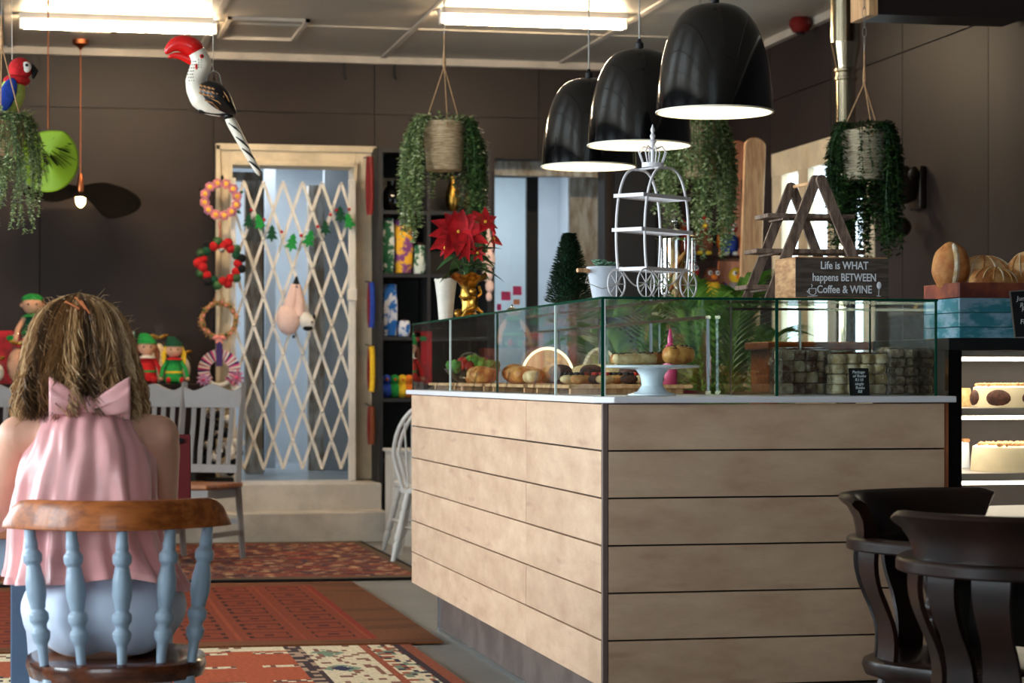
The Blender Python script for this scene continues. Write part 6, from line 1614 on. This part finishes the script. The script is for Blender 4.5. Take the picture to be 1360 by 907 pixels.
bow_chair((2.42, 14.25, 0), R(5), 'paler bow-back chair behind the first one past the counter end')
p = PY(534, 600, 14.7); t = thing('cream_cabinet', 'narrow cream cabinet behind the bow-back chairs', 'cabinet', (2.4, 14.85, 0))
MB().bb(PY(522, 0, 14.7).x, 2.75, 14.7, 15.05, 0, .62).build('cabinet_body', M['white_paint'], t, w=True, bevel=.005)
MB().bb(PY(521, 0, 14.7).x-.01, 2.76, 14.68, 15.06, .62, .64).build('cabinet_top', M['white_paint'], t, w=True, bevel=.003)
# dark captain chairs
def captain(loc, rz, label):
    t = thing('captain_chair', label, 'chair', loc, rz, 'dark captain chairs at the right')
    def cp(q, r=.275): return V((sin(q)*r, -cos(q)*r*.95+.0, 0))
    # arm bow
    pts = []
    for i in range(41):
        q = R(-118+236*i/40); pts.append(cp(q, .285+(.012*max(0, abs(q)-1.4)))+V((0, 0, .726)))
    vs = []; ring = [(-.5, -.5), (-.5, .35), (-.38, .5), (.38, .5), (.5, .35), (.5, -.5)]
    for i, p in enumerate(pts):
        tg = (pts[min(40, i+1)]-pts[max(0, i-1)]).normalized(); nx = V((tg.y, -tg.x, 0)); w_ = .062+(.03*(max(0, abs(i-20)-15)/5))
        for a, b in ring: vs.append(p+nx*a*w_+V((0, 0, b*.03)))
    m_ = len(ring); fs = [(i*m_+k, i*m_+(k+1) % m_, (i+1)*m_+(k+1) % m_, (i+1)*m_+k) for i in range(40) for k in range(m_)]+[tuple(range(m_)), tuple(range(40*m_, 41*m_))]
    MB().add(vs, fs).build('arm_bow', M['mahogany'], t, bevel=.004)
    # flared crest with rolled lip
    prof = [(-.018, .754), (.018, .754), (.020, .775), (.026, .80), (.040, .825), (.056, .838), (.062, .846), (.056, .855), (.040, .856), (.024, .846), (.010, .826), (-.004, .80), (-.014, .775)]
    vs = []; N_ = 36
    for i in range(N_+1):
        q = R(-58+116*i/N_); e = min(1, (1-abs(-1+2*i/N_))/.10); e = .9+.1*e
        for r, z in prof:
            tz = (z-.754)/.1; q2 = q*(1+.10*tz)
            vs.append(V((sin(q2)*(.275+r), -cos(q2)*(.275+r)*.95, (.754+(z-.754)*e)-.014)))
    m_ = len(prof); fs = [(i*m_+k, i*m_+(k+1) % m_, (i+1)*m_+(k+1) % m_, (i+1)*m_+k) for i in range(N_) for k in range(m_)]+[tuple(range(m_)), tuple(range(N_*m_, (N_+1)*m_))]
    MB().add(vs, fs).build('crest', M['mahogany'], t, angle=60)
    for k in range(6):
        q = R(-62+k*24.8); o_ = V((sin(q), -cos(q), 0)); sd = V((cos(q), sin(q), 0))
        vs = []
        for i in range(13):
            f_ = i/12; rr = .235+.045*f_-.013*sin(f_*2*pi); c = o_*rr+V((0, 0, .45+.282*f_)); w_ = .034+.008*abs(cos(f_*pi))
            for a, b in ((-1, -.006), (1, -.006), (1, .006), (-1, .006)): vs.append(c+sd*a*w_+o_*b)
        fs = [(i*4+j, i*4+(j+1) % 4, (i+1)*4+(j+1) % 4, (i+1)*4+j) for i in range(12) for j in range(4)]+[(0, 1, 2, 3), (48, 49, 50, 51)]
        MB().add(vs, fs).build('splat', M['mahogany'], t, angle=50)
    for s in (-1, 1):
        q = s*R(104)
        spin(tuple(cp(q, .24)+V((0, 0, .45))), tuple(cp(q, .285)+V((0, 0, .73))), [(0, .010), (.12, .018), (.2, .010), (.28, .018), (.36, .010), (.44, .018), (.52, .010), (.6, .018), (.68, .010), (.8, .014), (1, .010)]).build('bobbin_spindle', M['mahogany'], t)
    seatshape(.26, -.25, .25, .415, .455).build('seat', M['mahogany'], t)
    MB().lathe([(.20, .385), (.22, .39), (.23, .416)], 40).build('seat_ring', M['mahogany'], t)
    for sx in (-1, 1):
        for sy in (-1, 1): spin((sx*.24, sy*.22, 0), (sx*.16, sy*.15, .40), LEGP).build('leg', M['mahogany'], t)
    spin((-.2, 0, .18), (.2, 0, .18), [(0, .009), (.5, .015), (1, .009)]).build('stretcher', M['mahogany'], t)
    for s in (-1, 1): spin((s*.2, -.18, .18), (s*.2, .18, .18), [(0, .009), (.5, .015), (1, .009)]).build('side_stretcher', M['mahogany'], t)
    return t
fB = (V((CA, -SA, 0))*.40+V((SA, CA, 0))*.92).normalized(); captain((2.075, 4.42, 0), math.atan2(-fB.x, fB.y), 'dark captain chair with back to the viewer, nearest at the right')
fA = V((.55, -.83, 0)).normalized(); captain((2.18, 5.03, 0), math.atan2(-fA.x, fA.y), 'dark captain chair turned towards the viewer, behind the nearest one')
t = thing('round_table', 'dark round polished table behind the captain chairs at the right edge', 'table', (2.80, 5.62, 0))
MB().lathe([(.44, .722), (.455, .735), (.45, .75), (.001, .75)], 56).build('table_top', M['mahogany'], t)
MB().lathe([(.04, .05), (.055, .12), (.035, .2), (.05, .35), (.03, .5), (.05, .65), (.12, .722)], 24).build('pedestal', M['mahogany'], t)
for k in range(4):
    q = k*pi/2+.4; MB().tube([(0, 0, .12), (cos(q)*.15, sin(q)*.15, .10), (cos(q)*.33, sin(q)*.33, .02)], [.03, .026, .02], 8).build('foot', M['mahogany'], t)
# ------------------------------------------------------------------ the woman
w0 = V((.13, 5.14, 0))
t = thing('person', 'woman from behind with wavy hair, pink halter blouse and white trousers, seated at the table', 'person', w0)
def capsules(mb, chain, n=14):
    pts = [V(p[:3]) for p in chain]; rs = [p[3] for p in chain]
    P_, R_ = [], []
    for i in range(len(pts)-1):
        k = max(2, int((pts[i+1]-pts[i]).length/.02))
        for j in range(k): P_.append(pts[i].lerp(pts[i+1], j/k)); R_.append(rs[i]+(rs[i+1]-rs[i])*j/k)
    P_.append(pts[-1]); R_.append(rs[-1])
    mb.tube(P_, R_, n); mb.sph(pts[0], rs[0]*.999, n, 9); mb.sph(pts[-1], rs[-1]*.999, n, 9)
    for p, r in zip(pts[1:-1], rs[1:-1]): mb.sph(p, r*.999, n, 9)
def hand(mb, w_, dr, side, up=V((0, 0, 1))):
    dr = V(dr).normalized(); sd = dr.cross(up).normalized()*side       # thumb side
    palm = w_+dr*.045
    mb.sph(palm, (.040, .040, .017), 14, 9); mb.sph(w_+dr*.02, (.028, .028, .018), 12, 8); mb.sph(w_+dr*.07, (.038, .03, .014), 12, 8)
    for k, (o_, L) in enumerate(((.028, .066), (.010, .074), (-.009, .069), (-.027, .054))):
        b = w_+dr*(.075-.004*abs(k-1))+sd*o_; a = dr+sd*o_*2.2
        p1 = b+a*L*.42+V((0, 0, .006)); p2 = b+a*L*.75-V((0, 0, .003)); p3 = b+a*L-V((0, 0, .012))
        capsules(mb, [(*b, .0088), (*p1, .0083), (*p2, .0076), (*p3, .0066)], 10)
    b = w_+dr*.025+sd*.03
    capsules(mb, [(*b, .0115), (*(b+dr*.026+sd*.022), .0098), (*(b+dr*.052+sd*.030-V((0, 0, .006))), .0082)], 10)
b = MB(); cx = .108; Y_ = 5.155
b.sph((.135, Y_-.005, .60), (.165, .125, .12), 24, 16)
b.sph((.125, Y_+.005, .74), (.125, .092, .13), 24, 16)
b.sph((cx, Y_+.005, .90), (.140, .098, .13), 24, 16)
b.sph((cx, Y_+.005, .985), (.150, .085, .07), 24, 14)
b.sph((cx, Y_+.005, 1.03), (.085, .062, .045), 20, 12)
capsules(b, [(cx, Y_+.01, 1.0, .055), (cx-.002, Y_+.015, 1.08, .048), (.095, Y_+.03, 1.15, .05)])
b.sph((.09, Y_+.035, 1.205), (.073, .088, .092), 24, 18); b.sph((.09, Y_+.07, 1.165), (.052, .05, .055), 18, 12)       # skull and jaw
b.sph((.09, Y_+.126, 1.19), (.011, .015, .018), 10, 8); b.sph((.09, Y_+.118, 1.158), (.022, .009, .007), 12, 7)          # nose, lips
for s in (-1, 1): b.sph((.09+s*.073, Y_+.035, 1.195), (.008, .017, .027), 10, 8)
SHR, SHL = V((.262, Y_+.005, .985)), V((-.046, Y_+.005, .985))
ELR, WRR = V((.278, 5.30, .800)), V((.165, 5.70, .792))
ELL, WRL = V((-.098, 5.36, .792)), V((-.075, 5.66, .800))
for S, E, W_, s in ((SHR, ELR, WRR, 1), (SHL, ELL, WRL, -1)):
    m1 = S.lerp(E, .5); m2 = E.lerp(W_, .35)
    capsules(b, [(*(V((cx, Y_, 1.0)).lerp(S, .6)), .05), (*S, .049), (*(S.lerp(E, .25)), .048), (*m1, .043), (*E, .036), (*m2, .037), (*W_, .023)])
hand(b, WRR, (-.5, .86, -.02), -1); hand(b, WRL, (.35, .93, -.03), 1)
KN = (V((.26, 5.60, .53)), V((.03, 5.60, .53))); AN = (V((.24, 5.63, .10)), V((.05, 5.60, .10)))
for k in (0, 1):
    hp = V((.215 if k == 0 else .06, 5.18, .585)); capsules(b, [(*hp, .085), (*(hp.lerp(KN[k], .5)), .075), (*KN[k], .054), (*(KN[k].lerp(AN[k], .35)), .050), (*AN[k], .032)])
    capsules(b, [(*(AN[k]-V((0, .02, .05))), .032), (*(AN[k]+V((0, .07, -.065))), .028), (*(AN[k]+V((0, .15, -.075))), .021)])
body = b.build('body', M['skin'], t, w=True)
q = body.modifiers.new('remesh', 'REMESH'); q.mode = 'VOXEL'; q.voxel_size = .0062; q.use_smooth_shade = True
q = body.modifiers.new('smooth', 'SMOOTH'); q.factor = .5; q.iterations = 5
for s in (-1, 1):
    MB().sph((.09+s*.028, Y_+.112, 1.207), (.011, .008, .007), 12, 8).build('eye', M['porcelain'], t, w=True)
    MB().tube([(.09+s*.012, Y_+.118, 1.222), (.09+s*.028, Y_+.12, 1.227), (.09+s*.044, Y_+.108, 1.221)], .003, 6).build('eyebrow', M['hair_base'], t, w=True)
# trousers
b = MB()
b.sph((.142, 5.155, .603), (.186, .152, .112), 28, 18); b.sph((.142, 5.16, .68), (.160, .125, .11), 24, 16); b.sph((.085, 5.10, .59), (.10, .10, .092), 20, 14); b.sph((.20, 5.10, .59), (.10, .10, .092), 20, 14)
for k in (0, 1):
    hp = V((.225 if k == 0 else .06, 5.18, .60)); capsules(b, [(*hp, .098), (*(hp.lerp(KN[k], .5)), .088), (*KN[k], .066), (*(KN[k].lerp(AN[k], .4)), .062), (*(KN[k].lerp(AN[k], .85)), .052)])
tr = b.build('trousers', M['white_cloth'], t, w=True)
q = tr.modifiers.new('remesh', 'REMESH'); q.mode = 'VOXEL'; q.voxel_size = .009; q.use_smooth_shade = True
q = tr.modifiers.new('smooth', 'SMOOTH'); q.factor = .5; q.iterations = 10
for k in (0, 1): MB().sph(AN[k]+V((0, .06, -.094)), (.04, .115, .012), 16, 8).build('sandal_sole', M['leather'], t, w=True)
# blouse
RW = [(1.085, .105, .060, .060), (1.06, .105, .078, .072), (1.03, .104, .097, .090), (1.0, .102, .113, .104), (.967, .106, .129, .118), (.93, .104, .141, .124), (.888, .101, .149, .126), (.83, .100, .155, .124), (.783, .100, .160, .126), (.74, .106, .168, .136), (.70, .116, .180, .158), (.67, .124, .190, .176), (.645, .130, .197, .182)]
def lerprow(z):
    for i in range(len(RW)-1):
        if RW[i][0] >= z >= RW[i+1][0]:
            f_ = (RW[i][0]-z)/(RW[i][0]-RW[i+1][0]); return [RW[i][j]+(RW[i+1][j]-RW[i][j])*f_ for j in range(4)]
    return RW[-1]
def bl(a, v_):
    q = 2*pi*a; hem = .655+.030*math.exp(-((q-4.9)/.5)**2)-.012*cos(q); z = 1.085+(hem-1.085)*v_
    _, c, hw, hd = lerprow(max(.645, z)); cx_, sy_ = cos(q), sin(q); am = .0015+.0085*v_**1.5
    dq = q+.35*v_*sin(2.1*q)
    f_ = 1+(am*(sin(9*dq+1.0)+.8*sin(15*dq+2.5*v_+.7)+.5*sin(23*q+4*v_))+.006*noise.noise(V((cos(q)*4, sin(q)*4, z*9)))*1.5)/max(hw, .08)
    p = V((c+abs(cx_)**.86*(1 if cx_ > 0 else -1)*hw*f_, Y_-.003+abs(sy_)**.86*(1 if sy_ > 0 else -1)*hd*f_, z+.004*sin(5*q)*v_))
    return p
MB().grid(bl, 200, 60, closed_u=True).build('blouse', M['satin'], t, w=True, solid=.0025, angle=80)
def hem(a, v_): p = bl(a, .962+.038*v_); c = V((.13, Y_, p.z)); return c+(p-c)*1.012
MB().grid(hem, 200, 3, closed_u=True).build('blouse_hem', M['satin'], t, w=True, angle=80)
cl = MB()
def collar(a, v_):
    q = 2*pi*a; r = 1+.05*sin(6*q+v_*3)+.12*sin(pi*v_); return V((.105+cos(q)*.062*r, Y_-.002+sin(q)*.062*r, 1.065+.048*v_+.006*sin(3*q)))
cl.grid(collar, 60, 8, closed_u=True); cl.build('collar', M['satin'], t, w=True, solid=.003, angle=80)
for s in (-1, 1):
    bo = MB()
    def loop(a, v_, s=s):
        q = 2*pi*a; x = v_; flare = .012+.030*x**.8
        return V((.108+s*(.010+.078*x), Y_-.088+.012*cos(q)*(1+x)-.014*x+.02*x*x, 1.060+.012*x+sin(q)*flare+.005*sin(5*q+x*6)))
    bo.grid(loop, 36, 12, closed_u=True); bo.build('bow_loop', M['satin'], t, w=True, solid=.003, angle=80)
MB().sph((.108, Y_-.090, 1.056), (.017, .014, .02), 14, 10, fn=lambda p: 1+.1*sin(8*p.z)).build('bow_knot', M['satin'], t, w=True)
# hair
HC = V((.088, Y_+.035, 0)); HP = [(1.308, .004), (1.302, .032), (1.290, .062), (1.27, .086), (1.24, .103), (1.20, .115), (1.15, .125), (1.10, .136), (1.06, .142), (1.03, .144)]
def hr(z):
    if z >= HP[0][0]: return .004
    for i in range(len(HP)-1):
        if HP[i][0] >= z >= HP[i+1][0]: f_ = (HP[i][0]-z)/(HP[i][0]-HP[i+1][0]); return HP[i][1]+(HP[i+1][1]-HP[i][1])*f_
    return HP[-1][1]
def hcap(a, v_):
    q = pi*.83+2*pi*.835*a/1.0; q = R(130)+R(280)*a; z = 1.288-(.18+.03*sin(a*pi))*v_; r = hr(min(1.3, z+.012))*.82*(1+.05*noise.noise(V((cos(q)*3, sin(q)*3, z*14))))
    return HC+V((cos(q)*r, sin(q)*r*.98, z))
MB().grid(hcap, 70, 30).build('hair_underlayer', M['hair_base'], t, w=True, solid=.012, angle=80, recalc=False)
hs_ = MB(); r_ = random.Random(5)
for i in range(5200):
    q = R(112)+R(316)*r_.random(); top = 1.308-.10*r_.random()**2.2; zend = 1.02+.085*r_.random()**1.3+(.012 if abs(q-R(270)) < .5 else 0)-(.018 if abs(q-R(270)) > 1.0 else 0)
    if q < R(135) or q > R(405): zend = max(zend, 1.12)
    lay = .80+.24*r_.random(); n_ = 11; pts = []; ph = r_.random()*6.28; am = (.007+.010*r_.random()); q = q+.10*sin(q*17); ph = 3*noise.noise(V((cos(q)*4, sin(q)*4, 1)))*3.1+.9*r_.random(); lump = noise.noise(V((cos(q)*2.5, sin(q)*2.5, 3)))
    fr_ = 2.0+.9*noise.noise(V((cos(q)*3, sin(q)*3, 5)))+r_.uniform(-.2, .2)
    for k in range(n_):
        f_ = k/(n_-1); z = top+(zend-top)*f_; rr = hr(z)*lay*(1+.10*lump*f_); w1_ = 1.3*am*f_*sin(ph+f_*fr_*6.28); w2_ = am*f_*cos(ph*1.7+f_*fr_*6.28)
        qq = q+w1_*6+.10*noise.noise(V((q*2, z*12, lay*2)))*f_
        pts.append(HC+V((cos(qq)*(rr+w2_), sin(qq)*(rr+w2_)*.98, z+.006*f_*sin(ph))))
    g_ = noise.noise(V((cos(q)*3.5, sin(q)*3.5, 8))); hs_.c = min(1, max(.01, .38+.6*g_+r_.gauss(0, .2)+(.16 if lay > .99 else 0)+.18*cos(q)*.6))
    hs_.tube(pts, [.0011]+[.0013]*(n_-2)+[.0004], 3, cap=False)
for i in range(260):                                       # fly-away hairs
    q = r_.random()*6.28; z = 1.30-.22*r_.random(); rr = hr(z)*.98; d_ = V((cos(q), sin(q), r_.uniform(.1, .9))); p0 = HC+V((cos(q)*rr, sin(q)*rr, z)); hs_.c = .9
    hs_.tube([p0, p0+d_*.012, p0+d_*.02+V((r_.uniform(-.01, .01), 0, r_.uniform(-.008, .008)))], [.0005, .0004, .0002], 3, cap=False)
hs_.build('hair', M['hair'], t, w=True, kind='stuff', recalc=False)
for k, (dx, dz, an) in enumerate(((-.012, 0, .5), (.006, .004, .9), (.016, -.004, 1.0))):
    MB().box((.083+dx, Y_-.050-.012, 1.278+dz), (.036, .006, .005), (0, an, 0)).build('hair_clip', M['copper'], t, w=True, bevel=.001)
# watch bracelet on the left wrist
dv = (WRL-ELL).normalized(); c = WRL-dv*.04; e1 = dv.cross(V((0, 0, 1))).normalized(); e2 = dv.cross(e1)
MB().tube([c+e1*cos(2*pi*i/24)*.030+e2*sin(2*pi*i/24)*.028 for i in range(24)], .006, 8, closed=True).build('bracelet', M['black_matt'], t, w=True)
